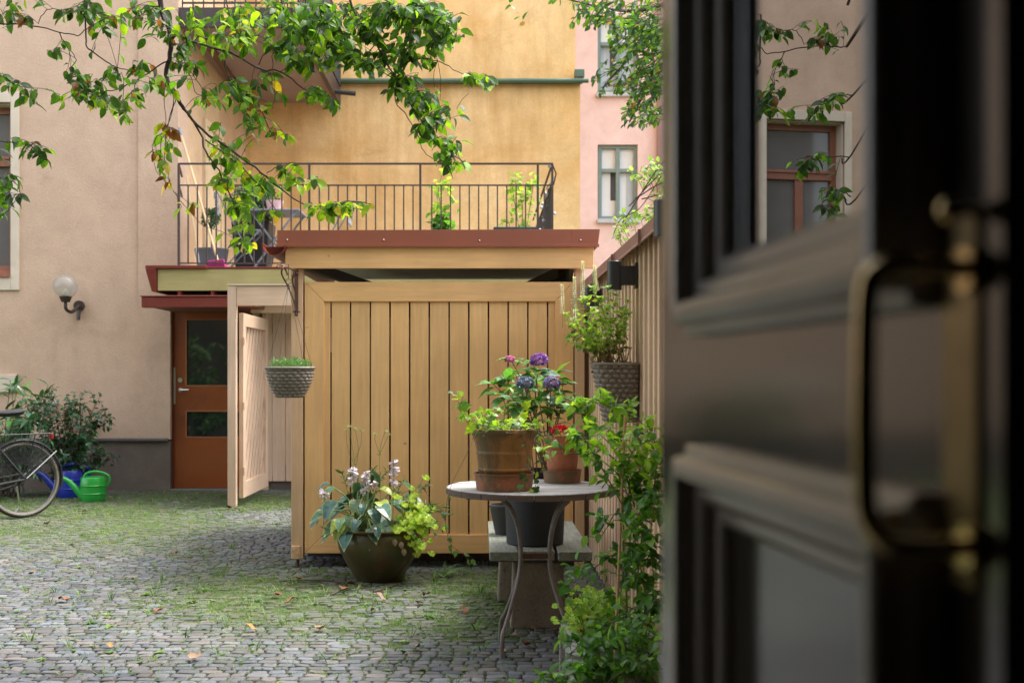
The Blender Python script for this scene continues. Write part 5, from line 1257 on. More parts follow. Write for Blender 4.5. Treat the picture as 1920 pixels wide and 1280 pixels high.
# fern by the shed
fn = thing('fern', (-.24, 7.35, 0), 'small green fern growing between the stones beside the bowl planter', 'fern')
L = Leafs(); mb = MB()
for i in range(11):
    a_ = random.uniform(0, 6.28); pts = grow((-.24, 7.35, 0), (math.cos(a_)*.7, math.sin(a_)*.5, .9), random.uniform(.09, .2), 8, .05, .16); mb.tube(pts, .0012, 4, cap=False)
    for j in range(1, len(pts)):
        d = (pts[j]-pts[j-1]).normalized(); s_ = d.cross(Vector((0,0,1))).normalized()
        for q in (0, .5):
            for sg_ in (-1, 1): L.add(pts[j].lerp(pts[j-1], q), s_*sg_+d*.4, (0,0,1), .030*(1-j/(len(pts)+1)), pick([(1, (.13, .28, .07)), (1, (.2, .36, .09))]))
L.build('fronds', T_LANCE, LEAFG, fn); mb.build('stem', M('fern stems', (.12, .16, .05), .7), fn)

# ------------------------------------------------------------------ left corner: cans, bike, shrubs, hose ring
def can(loc, rot, mat_, label, s=1.0):
    t_ = thing('watering_can', (0,0,0), label, 'watering can')
    mb = MB(); mb.lathe([(0, 0), (.112, 0), (.118, .01), (.121, .07), (.126, .075), (.126, .082), (.122, .087), (.124, .15), (.129, .155), (.129, .162), (.124, .167), (.120, .235), (.117, .24), (.112, .238), (.112, .20), (0, .20)], (0,0,0), 40)
    mb.build('body', mat_, t_)
    mb = MB(); mb.tube(catmull([(-.09, 0, .235), (-.07, 0, .275), (.0, 0, .295), (.09, 0, .285), (.150, 0, .25), (.155, 0, .19), (.12, 0, .14)], 5), .013, 10); mb.build('handle', mat_, t_)
    mb = MB(); mb.tube(catmull([(-.10, 0, .05), (-.15, 0, .10), (-.23, 0, .19), (-.30, 0, .235)], 5), [.045-.0018*i for i in range(16)], 12); mb.build('spout', mat_, t_)
    mb = MB(); mb.lathe([(0, .205), (.06, .205), (.10, .24), (.112, .243), (.115, .236)], (.0, 0, 0), 32); mb.build('collar', mat_, t_)
    t_.location = loc; t_.rotation_euler = (0, 0, rot); t_.scale = (s,)*3; return t_
GC = at(178, 937, 11.9); can((GC.x, 11.85, .0), R(4), M('green plastic', (.015, .30, .035), .35, .08, 8, coat=.2), 'bright green plastic watering can by the house plinth', 1.04)
GC = at(130, 925, 12.2); can((GC.x, 12.25, .0), R(12), M('blue plastic', (.01, .03, .32), .35, .08, 8, coat=.2), 'dark blue plastic watering can behind the green one', 1.2)
mb = MB(); hc_ = at(148, 782, 12.93)
for q in range(4): mb.tube([(hc_.x+(.13+.008*q)*math.cos(6.283*i/24), 12.93-.012*q, hc_.z+(.14+.008*q)*math.sin(6.283*i/24)) for i in range(24)], .010, 6, closed=True)
tag(mb.build('hose_ring', M('brown hose', (.20, .09, .045), .6), None, (hc_.x, 12.95, hc_.z)), 'brown hose ring hanging on the pink wall behind the shrub', 'hose')

def shrub(name, base, tips, n, size, tmpl, cols, label, sub=(.1,.25), nsub=5, matr=None, rad=.008, gr=None, cat='shrub'):
    t_ = thing(name, base, label, cat, gr); L = Leafs(); mb = MB()
    for e_ in tips:
        e_ = Vector(e_); b0 = Vector(base)+Vector((random.uniform(-.12,.12), random.uniform(-.08,.08), 0)); mid = b0.lerp(e_, .5)+rv(.06)+Vector((0,0,.06)); pts = catmull([b0, mid, e_], 5)
        mb.tube(pts, [rad*(1-.75*i/(len(pts)-1)) for i in range(len(pts))], 5, cap=False); stem_leaves(L, pts, n, size, cols, up=.7, t0=.35)
        for k in range(nsub):
            j = random.randint(len(pts)//3, len(pts)-2); s_ = grow(pts[j], (pts[-1]-pts[j]).normalized()+rv(1.1), random.uniform(*sub), 4, .2); mb.tube(s_, rad*.25, 4, cap=False); stem_leaves(L, s_, n//2+2, size, cols, up=.7, t0=.1)
    L.build('foliage', tmpl, matr or leafmat(name+' leaves', .18, .28), t_); mb.build('stem', M(name+' stems', (.09, .07, .04), .8), t_); return t_
DK = [(4, (.028, .085, .035)), (3, (.045, .13, .05)), (1, (.08, .19, .08)), (.6, (.16, .26, .2))]
tp = [at(random.uniform(60, 195), random.uniform(735, 870), random.uniform(11.9, 12.7)) for _ in range(26)]
tp = [p for p in tp] + [at(x, y, 12.3) for x, y in ((150,738),(195,765),(205,778),(185,770),(180,800),(140,760),(120,770),(202,848),(185,845))]
shrub('holly_shrub', (at(125,0,12.5).x, 12.55, 0), tp, 12, .055, T_SMALL, DK, 'dark glossy holly shrub against the pink wall over the watering cans', nsub=5)
tp = [at(random.uniform(-60, 75), random.uniform(712, 860), random.uniform(11.4, 12.6)) for _ in range(22)] + [at(90,722,11.9), at(60,735,11.7), at(20,712,11.6)]
shrub('laurel_shrub', (at(10,0,12.2).x, 12.3, 0), tp, 11, .12, tmpl_ovate(.16, droop=.25), [(4, (.03, .09, .035)), (2, (.06, .16, .05)), (1, (.12, .22, .14))], 'long leaved dark laurel shrub at the left edge behind the bicycle', nsub=3)
tp = [at(x, y, 11.3) for x, y in ((38,708),(45,716),(20,714),(52,730),(30,722))]
shrub('bright_shrub', (at(25,0,12.7).x, 12.75, 0), [at(x, y, 12.6) for x, y in ((38,708),(48,720),(22,716))], 4, .13, T_ROUND, [(1, (.10, .36, .04)), (1, (.16, .45, .06))], 'vivid light green leafy plant showing above the laurel shrub', nsub=1)
# ground cover sprigs by the cans
# bicycle
bi = thing('bicycle', (0,0,0), 'black city bicycle with rear carrier and cream tyre walls parked at the left edge', 'bicycle')
BLK = M('black bicycle paint', (.008, .008, .009), .5, .1, 10); RUB = M('black rubber', (.018, .018, .018), .8); TYR = M('cream grey tyre', (.20, .17, .13), .7, .12, 30); CHR = M('chrome', (.16, .16, .16), .35, .05, metallic=1)
def wheel(cx_):
    mb = MB(); r_ = .335; mb.tube([(cx_+r_*math.cos(6.2832*i/56), 0, .352+r_*math.sin(6.2832*i/56)) for i in range(56)], .0185, 10, closed=True); wh = mb.build('wheel', RUB, bi)
    for sd_ in (-1, 1):
        mb = MB(); mb.tube([(cx_+(r_-.010)*math.cos(6.2832*i/56), sd_*.0075, .352+(r_-.010)*math.sin(6.2832*i/56)) for i in range(56)], .0135, 8, closed=True); mb.build('tyre_wall', TYR, wh)
    mb = MB(); mb.tube([(cx_+(r_-.024)*math.cos(6.2832*i/56), 0, .352+(r_-.024)*math.sin(6.2832*i/56)) for i in range(56)], .010, 8, closed=True); mb.build('rim', CHR, wh)
    mb = MB()
    for i in range(32):
        a_ = 6.2832*i/32; b_ = a_+(.45 if i % 2 else -.45); mb.tube([(cx_+.022*math.cos(b_), .02*(1 if i % 4 < 2 else -1), .352+.022*math.sin(b_)), (cx_+(r_-.03)*math.cos(a_), 0, .352+(r_-.03)*math.sin(a_))], .0010, 3, cap=False)
    mb.build('spokes', CHR, wh)
    mb = MB(); mb.tube([(cx_, -.05, .352), (cx_, .05, .352)], .022, 12); mb.tube([(cx_, -.02, .352), (cx_, .02, .352)], .035, 12); mb.build('hub', CHR, wh)
wheel(0); wheel(-1.12)
mb = MB(); bb = (-.47, 0, .29); st_ = (-.22, 0, .62+.05); hd_ = (-.93, 0, .95)
mb.tube([bb, (-.245, 0, .80)], .016, 10); mb.tube([bb, (-.955, 0, .70)], .019, 10); mb.tube([(-.30, 0, .62), (-.945, 0, .78)], .015, 10); mb.tube([(-.925, 0, .92), (-.975, 0, .66)], .02, 10)
for s_ in (-1, 1):
    mb.tube([(-.47, s_*.03, .29), (0, s_*.06, .352)], .010, 8); mb.tube([(-.26, s_*.02, .70), (0, s_*.06, .352)], .009, 8); mb.tube([(-.975, s_*.03, .66), (-1.0, s_*.055, .60), (-1.12, s_*.055, .352)], .011, 8)
mb.build('frame', BLK, bi)
mb = MB(); mb.tube([(-.245, 0, .78), (-.205, 0, .93)], .0135, 10); mb.build('seat_post', STEEL, bi)
mb = MB(); sp = []
rings = [(-.42, .012, .96), (-.36, .022, .965), (-.28, .038, .965), (-.18, .075, .96), (-.10, .105, .965), (-.04, .10, .975), (-.02, .04, .97)]
vs = []; n = 14
for x_, w_, z_ in rings:
    for j in range(n): a_ = 6.2832*j/n; vs.append((x_+.03, w_*math.cos(a_), z_+(.022+.01*(w_ > .05))*math.sin(a_)))
fs = [(i*n+j, i*n+(j+1) % n, (i+1)*n+(j+1) % n, (i+1)*n+j) for i in range(len(rings)-1) for j in range(n)] + [tuple(range(n))[::-1], tuple(range(6*n, 7*n))]
mb.add(vs, fs, True); mb.build('saddle', RUB, bi)
# rear fender, skirt guard, carrier
mb = MB(); vs = []; k = 26
for i in range(k):
    a_ = R(-15)+R(205)*i/(k-1)
    for yy, rr in ((-.03, .362), (-.018, .376), (0, .380), (.018, .376), (.03, .362)): vs.append((rr*math.cos(a_), yy, .352+rr*math.sin(a_)))
fs = [(i*5+j, i*5+j+1, (i+1)*5+j+1, (i+1)*5+j) for i in range(k-1) for j in range(4)]
mb.add(vs, fs, True); vs2 = []
mb.build('mudguard', BLK, bi)
mb = MB()
for s_ in (-1, 1):
    for i in range(34):
        a_ = R(20)+R(150)*i/33; mb.tube([(.36*math.cos(a_), s_*.034, .352+.36*math.sin(a_)), (.10*math.cos(a_)-.02, s_*.045, .352+.14*math.sin(a_))], .0018, 4, cap=False)
    for rr in (.14, .16, .18, .20, .22, .24, .26, .28, .30, .32, .34): mb.tube([(rr*math.cos(R(30)+R(130)*i/14), s_*.036, .352+rr*math.sin(R(30)+R(130)*i/14)) for i in range(15)], .0018, 4, cap=False)
mb.build('skirt_guard', RUB, bi)
mb = MB()
for yy in (-.065, -.03, .0, .03, .065): mb.tube([(-.24, yy, .765), (.26, yy, .765)], .006, 6)
for xx in (-.22, -.05, .1, .25): mb.tube([(xx, -.068, .765), (xx, .068, .765)], .006, 6)
for s_ in (-1, 1): mb.tube([(.10, s_*.066, .765), (0, s_*.07, .36)], .006, 6); mb.tube([(-.22, s_*.066, .765), (-.26, s_*.03, .70)], .006, 6); mb.tube([(.24, s_*.066, .76), (0.0, s_*.07, .36)], .005, 6)
mb.build('rear_carrier', BLK, bi)
mb = MB(); mb.box(.262, .285, -.04, .04, .71, .76); mb.build('rear_light', M('red lens', (.25, .01, .01), .2), bi, bevel=.005)
mb = MB(); 
for s_ in (-1, 1): mb.tube([(.005, s_*.072, .36), (.30, s_*.06, .60)], .0045, 6)
mb.build('fender_stay', STEEL, bi)
mb = MB(); mb.tube([(-.03, .075, .33), (.02, .13, .10), (-.04, .15, .012)], .008, 7); mb.build('kickstand', STEEL, bi)
mb = MB(); mb.tube([(-.47, -.045, .29), (-.47, .045, .29)], .03, 12); mb.tube([(-.47, .05, .29), (-.40, .055, .13)], .009, 8); mb.box(-.45, -.35, .06, .14, .12, .14); mb.tube([(-.47, -.05, .29), (-.54, -.055, .45)], .009, 8); mb.box(-.59, -.49, -.14, -.06, .44, .46)
mb.tube([(-.47, .04, .29+.09), (-.25, .045, .37), (-.0, .045, .40)], .012, 6); mb.tube([(-.47, .04, .20), (0, .045, .315)], .012, 6); mb.build('crankset', BLK, bi)
mb = MB(); mb.tube([(-.925, 0, .92), (-.90, 0, 1.06)], .012, 8); mb.tube(catmull([(-.70, -.29, 1.02), (-.80, -.27, 1.05), (-.93, -.12, 1.07), (-.95, 0, 1.06), (-.93, .12, 1.07), (-.80, .27, 1.05), (-.70, .29, 1.02)], 4), .011, 8); mb.build('handlebar', CHR, bi)
bl_ = at(45, 892, 10.45); bi.location = (bl_.x, 10.45, 0); bi.rotation_euler = (R(-4), 0, R(45))

# ------------------------------------------------------------------ things on the terrace
TZ = 2.462
WOODH = M('pale broom wood', (.62, .42, .22), .6, .1, 10)
a0 = at(336, 240, 12.75); a1 = at(408, 488, 12.32)
br = thing('broom', a1, 'long handled broom with magenta head leaning on the terrace railing', 'broom')
mb = MB(); mb.tube([a0.lerp(a1, .05), a1], .013, 8); mb.build('handle', WOODH, br)
mb = MB(); mb.tube([a0, a0.lerp(a1, .06)], .016, 8); mb.build('grip', M('grey grip', (.2,.22,.25), .6), br)
MAG = M('magenta plastic', (.42, .02, .16), .45); mb = MB(); mb.add([(a1.x-.09,12.25,TZ+.08),(a1.x+.08,12.25,TZ+.10),(a1.x+.08,12.38,TZ+.10),(a1.x-.09,12.38,TZ+.08),(a1.x-.14,12.25,TZ),(a1.x+.10,12.25,TZ),(a1.x+.10,12.38,TZ),(a1.x-.14,12.38,TZ)],[(0,1,2,3),(7,6,5,4),(0,4,5,1),(1,5,6,2),(2,6,7,3),(3,7,4,0)]); mb.build('head', MAG, br, bevel=.008)
st2 = thing('wooden_pole', at(366, 495, 12.35), 'thin wooden pole with grey tip standing beside the broom', 'pole')
mb = MB(); mb.tube([at(350, 330, 12.6), at(373, 494, 12.35)], .011, 8); mb.build('handle', WOODH, st2)
mb = MB(); mb.tube([at(367, 470, 12.38), at(373, 495, 12.34)], .016, 8); mb.build('grip', M('grey tip', (.2,.22,.25), .6), st2)
gc = at(397, 0, 12.75); gc.z = TZ-.03
g1 = thing('topiary_pot', gc, 'wide grey pot with a small clipped tree on the terrace', 'potted plant')
mb = MB(); mb.lathe([(0, 0), (.145, 0), (.185, .27), (.19, .275), (.19, .29), (.175, .29), (.17, .26), (0, .26)], gc, 40); mb.build('pot', M('slate grey pot', (.12, .13, .15), .6, .08, 10), g1)
mb = MB(); mb.tube([gc+Vector((0,0,.25)), at(396, 425, 12.75), at(395, 410, 12.75)], .010, 7); mb.build('trunk', M('thin trunk', (.12, .08, .05), .8), g1)
def ball(L, c, r, n, size, cols, sq=(1,1,1)):
    for i in range(n):
        d = Vector((random.gauss(0,1), random.gauss(0,1), random.gauss(0,1))).normalized(); q = r*random.uniform(.6, 1.05); L.add(Vector(c)+Vector((d.x*q*sq[0], d.y*q*sq[1], d.z*q*sq[2])), d+rv(.7), d+rv(.4), size*random.uniform(.7,1.3), pick(cols))
DKG = [(3, (.035, .10, .04)), (2, (.06, .15, .05)), (1, (.1, .2, .07))]
L = Leafs(); ball(L, at(395, 408, 12.75), .085, 260, .04, DKG, (1,1,1.1)); L.build('foliage', T_SMALL, LEAFG, g1)
bpz = at(476, 0, 13.3); 
g2 = thing('boxwood_ball', (bpz.x, 13.3, TZ-.04), 'round clipped dark green ball in a tall black planter on the terrace', 'potted plant')
mb = MB(); mb.add([(bpz.x-.17,13.13,TZ-.04),(bpz.x+.17,13.13,TZ-.04),(bpz.x+.17,13.47,TZ-.04),(bpz.x-.17,13.47,TZ-.04),(bpz.x-.22,13.08,TZ+.62),(bpz.x+.22,13.08,TZ+.62),(bpz.x+.22,13.52,TZ+.62),(bpz.x-.22,13.52,TZ+.62)], [(3,2,1,0),(4,5,6,7),(0,1,5,4),(1,2,6,5),(2,3,7,6),(3,0,4,7)]); mb.build('planter', M('black planter', (.025,.022,.022), .5), g2, bevel=.01)
L = Leafs(); c_ = at(478, 352, 13.3); c_.z = TZ+.85; ball(L, c_, .26, 1100, .045, DKG); L.build('foliage', T_SMALL, LEAFG, g2)
mb = MB(); mb.sphere(c_, .19, 16, 12); mb.tube([c_, (c_.x, c_.y, TZ+.5)], .02, 8); mb.build('shade_core', M('shaded core', (.02, .035, .015), .9), g2)  # solid dark ball and stem: shade inside the foliage put into the colour
DG_ = M('folding furniture grey', (.20, .215, .24), .5, .06)
def folding_table(cx_, cy_):
    t_ = thing('folding_table', (cx_, cy_, TZ), 'grey folding bistro table with crossed legs on the terrace', 'table')
    mb = MB(); mb.box(cx_-.3, cx_+.3, cy_-.3, cy_+.3, TZ+.70, TZ+.72); mb.build('tabletop', DG_, t_, bevel=.004)
    for s_ in (-1, 1):
        mb = MB(); mb.bar((cx_-.26, cy_+s_*.26, TZ), (cx_+.26, cy_+s_*.26, TZ+.70), .03, .02); mb.build('leg', DG_, t_); mb = MB(); mb.bar((cx_+.26, cy_+s_*.235, TZ), (cx_-.26, cy_+s_*.235, TZ+.70), .03, .02); mb.build('leg', DG_, t_)
    return t_
q_ = at(520, 0, 13.1); folding_table(q_.x, 13.1)
def folding_chair(cx_, cy_, rz, label):
    t_ = thing('folding_chair', (0, 0, 0), label, 'chair')
    for s_ in (-1, 1):
        mb = MB(); mb.bar((-.2, s_*.2, 0), (.22, s_*.2, .46), .025, .015); mb.build('leg', DG_, t_); mb = MB(); mb.bar((.2, s_*.17, 0), (-.26, s_*.17, .88), .025, .015); mb.build('leg', DG_, t_)
    mb = MB()
    for k in range(5): mb.box(-.14+k*.075, -.08+k*.075, -.19, .19, .445, .46)
    mb.build('seat', DG_, t_, bevel=.003); mb = MB()
    for k in range(3): mb.box(-.262+.0-.012*k, -.245-.012*k, -.19, .19, .62+k*.09, .685+k*.09)
    mb.build('backrest', DG_, t_, bevel=.003); t_.location = (cx_, cy_, TZ); t_.rotation_euler = (0, 0, rz); return t_
q_ = at(615, 0, 13.4); folding_chair(q_.x, 13.4, R(180), 'grey folding chair right of the table, facing it, behind the railing')
q_ = at(458, 0, 12.9); folding_chair(q_.x, 12.75, R(8), 'grey folding chair left of the table, close to the black planter')
mb = MB(); mb.lathe([(0,0),(.08,0),(.10,.12),(.102,.13),(.09,.13),(0,.12)], at(515, 398, 13.1), 20); q_ = at(523,384,13.1)
tag(mb.build('pink_pot', M('pale pink pot', (.6, .36, .36), .6), None, q_), 'pale pink flower pot standing on the terrace table', 'pot')
# planters with tomato-like climbers along the railing
def terrace_planter(px0, px1, Y, zt_, plants, label, cols):
    x0, x1 = at(px0, 0, Y).x, at(px1, 0, Y).x; t_ = thing('terrace_planter', ((x0+x1)/2, Y, TZ), label, 'potted plant')
    mb = MB(); mb.box(x0, x1, Y-.13, Y+.13, TZ-.02, zt_); mb.build('planter', M('charcoal planter', (.05, .055, .065), .6), t_, bevel=.01)
    L = Leafs(); mb = MB()
    for pxs, n, sz in plants:
        pts = catmull([at(x, y, Y+random.uniform(-.05,.05)) for x, y in pxs], 5); mb.tube(pts, .005, 5, cap=False)
        for i in range(n):
            j = random.randint(2, len(pts)-1); s_ = grow(pts[j], rv(1)+Vector((0,0,.2)), random.uniform(.04, .14), 3, .3); stem_leaves(L, s_, 3, sz, cols, up=.6)
    L.build('foliage', T_ROUND, leafmat('terrace leaves', .5, .4), t_); mb.build('stem', M('terrace stems', (.18, .22, .08), .7), t_)
LG = [(3, (.30, .46, .07)), (2, (.20, .38, .06)), (1, (.42, .55, .12))]; DG2 = [(3, (.06, .19, .04)), (2, (.12, .28, .05))]
terrace_planter(740, 850, 12.45, 2.86, [([(825,450),(828,400),(822,360),(828,330)], 26, .06), ([(835,450),(845,390),(838,350)], 16, .055), ([(800,440),(795,430)], 5, .05)], 'charcoal planter with a tall light green climber on the terrace', LG)
terrace_planter(852, 905, 12.45, 2.84, [([(825,445),(828,425),(820,412)], 22, .085), ([(845,445),(840,425)], 12, .08)], 'small planter with broad dark green leaves at the foot of the climber', DG2)
terrace_planter(925, 1010, 12.55, 2.93, [([(975,450),(980,400),(975,360),(965,340)], 24, .055), ([(985,440),(995,380),(1000,345)], 20, .055), ([(950,440),(955,420),(945,415)], 10, .05), ([(975,440),(965,380),(960,350)], 16, .055)], 'charcoal planter with bright lime climbers at the right end of the terrace', LG)

# ------------------------------------------------------------------ trees
BARK = M('tree bark', (.055, .04, .032), .85, .3, 30, bs=.5)
TW = M('dark twigs', (.045, .028, .022), .75, .2, 30)
mt = thing('courtyard_tree', (-3.0, 4.6, 0), 'broad leaved tree whose low branches hang into the top left of the yard', 'tree')
mb = MB(); pts = catmull([(-3.0, 4.6, -.1), (-2.97, 4.62, 1.2), (-3.03, 4.7, 2.4), (-2.9, 4.8, 3.4), (-2.6, 4.9, 4.4), (-2.4, 5.0, 5.6)], 5)
mb.tube(pts, [.13-.0035*i for i in range(len(pts))], 12); mb.build('trunk', BARK, mt)
lm = MB(); tw = MB(); LV = Leafs()
def limb(pts, r0, r1): 
    p_ = catmull(pts, 5); lm.tube(p_, [r0+(r1-r0)*i/(len(p_)-1) for i in range(len(p_))], 8); return p_
limb([(-2.9, 4.8, 3.4), (-2.3, 5.1, 3.75), (-1.75, 5.4, 3.6), at(298, -20, 5.5)], .045, .011)
limb([(-2.6, 4.9, 4.4), (-1.8, 5.2, 4.6), (-1.0, 5.4, 4.2), at(650, -20, 5.4)], .05, .010)
limb([(-2.6, 4.9, 4.4), (-1.6, 5.1, 4.9), (-.6, 5.3, 4.4), at(770, -25, 5.3)], .04, .008)
limb([(-2.9, 4.8, 3.4), (-2.6, 5.0, 3.5), at(-20, 44, 5.4)], .03, .008)
limb([(-2.9, 4.8, 3.3), (-2.7, 5.1, 3.2), at(-30, 140, 5.3), at(-5, 150, 5.3)], .009, .003)
limb([(-2.9, 4.8, 3.0), (-2.6, 5.2, 2.9), at(-25, 262, 5.3), at(-5, 268, 5.3)], .008, .003)
limb([(-2.9, 4.8, 2.8), (-2.6, 5.2, 2.6), at(-35, 350, 5.3), at(-10, 345, 5.3)], .008, .003)
BR = []
def branch(pxs, Y0, Y1, w0, w1):
    n = len(pxs); P = [at(x, y, Y0+(Y1-Y0)*i/(n-1) + .03*math.sin(i*2.1)) for i, (x, y) in enumerate(pxs)]; p_ = catmull(P, 4)
    for q in range(1, len(p_)-1): p_[q] = p_[q] + rv(.0045)
    tw.tube(p_, [(w0+(w1-w0)*i/(len(p_)-1))*5.5/F/2 for i in range(len(p_))], 6, cap=False); BR.extend(p_); return p_
branch([(298,-20),(305,25),(318,60),(319,100),(312,142),(328,178),(345,205)], 5.5, 5.5, 11, 7)
branch([(345,205),(380,245),(440,285),(490,325),(530,355),(575,385),(622,386)], 5.5, 5.4, 5.5, 1.8)
branch([(345,205),(378,252),(385,285),(410,320),(432,365),(447,400),(455,445)], 5.5, 5.35, 4.5, 1.6)
branch([(385,262),(425,290),(470,330),(500,365),(520,400)], 5.45, 5.3, 2.8, 1.4)
branch([(325,60),(352,75),(400,90),(440,103),(490,130),(525,135),(570,165),(625,190)], 5.5, 5.4, 5, 1.6)
branch([(418,98),(425,135),(450,165),(480,190),(500,230),(515,262)], 5.45, 5.35, 2.6, 1.2)
branch([(525,135),(560,115),(585,100)], 5.4, 5.4, 1.6, 1.1); branch([(485,122),(505,90),(535,80)], 5.45, 5.4, 2.2, 1.2)
branch([(510,90),(512,130),(515,170),(512,205)], 5.35, 5.35, 1.5, 1)
branch([(-20,46),(0,46),(60,48),(110,60),(145,67),(162,55)], 5.4, 5.5, 3, 1.8); branch([(72,45),(80,25),(100,15),(125,22),(138,18)], 5.4, 5.4, 1.8, 1.2)
branch([(110,60),(125,85),(142,108),(135,130),(150,152),(165,170)], 5.45, 5.4, 2, 1.1)
branch([(160,-10),(161,70),(165,90),(200,115),(220,127),(252,135)], 5.5, 5.45, 3.6, 1.6)
branch([(318,112),(290,130),(240,160),(200,172),(182,185)], 5.5, 5.4, 3, 1.3); branch([(255,152),(250,170),(230,192)], 5.45, 5.4, 1.8, 1.2); branch([(220,128),(205,150),(190,152)], 5.4, 5.4, 1.6, 1.1)
branch([(325,120),(350,130),(365,170),(385,185)], 5.5, 5.4, 2, 1.2)
for pxs in ([(330,182),(318,225),(305,260),(300,300),(310,335)], [(325,182),(322,215),(312,240),(308,300),(322,350),(345,385),(385,425)], [(315,240),(290,265),(287,300),(300,330)], [(312,150),(308,200),(318,260)]): branch(pxs, 5.5, 5.4, 1.8, 1.0)
branch([(650,-20),(668,30),(690,60),(720,110),(745,150),(770,200),(800,240),(820,270),(870,305)], 5.4, 5.3, 5, 1.5)
branch([(600,-20),(620,50),(650,85),(690,120),(740,150)], 5.5, 5.3, 3, 1.5); branch([(770,-25),(790,20),(830,50),(855,70)], 5.3, 5.3, 4, 1.4); branch([(700,-20),(760,30),(800,60),(830,90)], 5.3, 5.3, 3, 1.3)
branch([(770,110),(820,115),(850,130),(890,148),(925,165)], 5.3, 5.3, 2, 1.1); branch([(745,150),(740,190),(765,220),(785,260),(800,290),(835,310)], 5.3, 5.25, 2.2, 1.2)
branch([(420,-20),(432,30),(450,70),(470,90)], 5.5, 5.4, 3, 1.4); branch([(520,-20),(535,20),(560,60),(590,90)], 5.45, 5.4, 3, 1.4)
branch([(-30,140),(0,145),(30,160),(60,165)], 5.3, 5.3, 2.5, 1.2); branch([(-20,266),(20,266),(60,275),(90,300)], 5.3, 5.3, 2.5, 1.2); branch([(-25,345),(0,335),(30,345),(40,370)], 5.3, 5.3, 2.5, 1.2)
branch([(350,75),(345,110),(368,150),(385,175)], 5.4, 5.4, 2, 1.1)
branch([(500,325),(520,315),(540,330),(560,345),(585,345)], 5.4, 5.35, 1.8, 1.1)
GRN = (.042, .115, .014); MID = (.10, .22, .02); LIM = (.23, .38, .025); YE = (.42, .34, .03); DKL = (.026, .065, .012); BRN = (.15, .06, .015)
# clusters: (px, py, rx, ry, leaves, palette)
P0 = [(5, DKL), (4, GRN), (1, MID), (.5, BRN)]; P1 = [(4, GRN), (4, MID), (2, LIM), (.25, YE), (.3, BRN)]; P2 = [(3, MID), (5, LIM), (2, GRN), (.5, YE), (.3, BRN)]; P3 = [(3, DKL), (5, GRN), (4, MID), (1.2, LIM)]  # P0 darker, mostly for upper left clusters: their shade put into the colours
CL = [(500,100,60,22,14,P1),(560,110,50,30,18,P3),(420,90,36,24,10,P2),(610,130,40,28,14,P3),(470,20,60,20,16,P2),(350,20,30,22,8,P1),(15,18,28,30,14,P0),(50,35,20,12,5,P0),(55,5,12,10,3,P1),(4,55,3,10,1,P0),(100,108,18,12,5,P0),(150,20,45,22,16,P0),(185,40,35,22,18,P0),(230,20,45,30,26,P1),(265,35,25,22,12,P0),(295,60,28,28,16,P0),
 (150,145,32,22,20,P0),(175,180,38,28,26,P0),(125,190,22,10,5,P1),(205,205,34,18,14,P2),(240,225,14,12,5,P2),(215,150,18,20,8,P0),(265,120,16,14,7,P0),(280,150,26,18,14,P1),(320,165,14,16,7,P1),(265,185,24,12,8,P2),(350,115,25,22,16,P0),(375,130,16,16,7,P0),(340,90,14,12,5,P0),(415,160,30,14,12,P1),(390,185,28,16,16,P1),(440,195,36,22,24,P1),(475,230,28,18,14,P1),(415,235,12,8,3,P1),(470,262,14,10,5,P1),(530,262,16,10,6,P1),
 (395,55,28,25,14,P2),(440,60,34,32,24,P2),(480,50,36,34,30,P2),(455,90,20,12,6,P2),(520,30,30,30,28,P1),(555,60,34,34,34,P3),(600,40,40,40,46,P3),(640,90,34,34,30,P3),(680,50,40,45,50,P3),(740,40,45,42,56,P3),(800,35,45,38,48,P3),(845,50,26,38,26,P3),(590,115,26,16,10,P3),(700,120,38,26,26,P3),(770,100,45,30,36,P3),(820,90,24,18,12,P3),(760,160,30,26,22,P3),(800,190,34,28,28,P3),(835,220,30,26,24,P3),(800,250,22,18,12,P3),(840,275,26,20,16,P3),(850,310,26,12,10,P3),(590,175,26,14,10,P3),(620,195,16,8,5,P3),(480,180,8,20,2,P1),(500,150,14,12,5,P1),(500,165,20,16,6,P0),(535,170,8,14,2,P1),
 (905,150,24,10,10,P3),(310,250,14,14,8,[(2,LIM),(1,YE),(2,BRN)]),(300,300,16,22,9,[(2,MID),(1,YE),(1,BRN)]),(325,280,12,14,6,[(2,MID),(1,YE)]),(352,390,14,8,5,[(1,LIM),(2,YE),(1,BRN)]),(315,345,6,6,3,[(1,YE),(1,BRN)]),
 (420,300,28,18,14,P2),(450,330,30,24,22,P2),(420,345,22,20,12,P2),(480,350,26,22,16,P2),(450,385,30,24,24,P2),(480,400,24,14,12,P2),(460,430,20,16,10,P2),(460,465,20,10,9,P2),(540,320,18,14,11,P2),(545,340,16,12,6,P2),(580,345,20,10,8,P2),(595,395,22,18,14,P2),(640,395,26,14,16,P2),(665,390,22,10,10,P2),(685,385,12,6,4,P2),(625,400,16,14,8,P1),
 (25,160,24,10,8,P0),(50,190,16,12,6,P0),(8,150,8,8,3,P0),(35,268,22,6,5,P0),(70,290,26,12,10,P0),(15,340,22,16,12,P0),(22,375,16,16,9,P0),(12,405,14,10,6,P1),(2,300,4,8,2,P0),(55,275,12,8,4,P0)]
import bisect
BRA = np.array([[p.x, p.y, p.z] for p in BR])
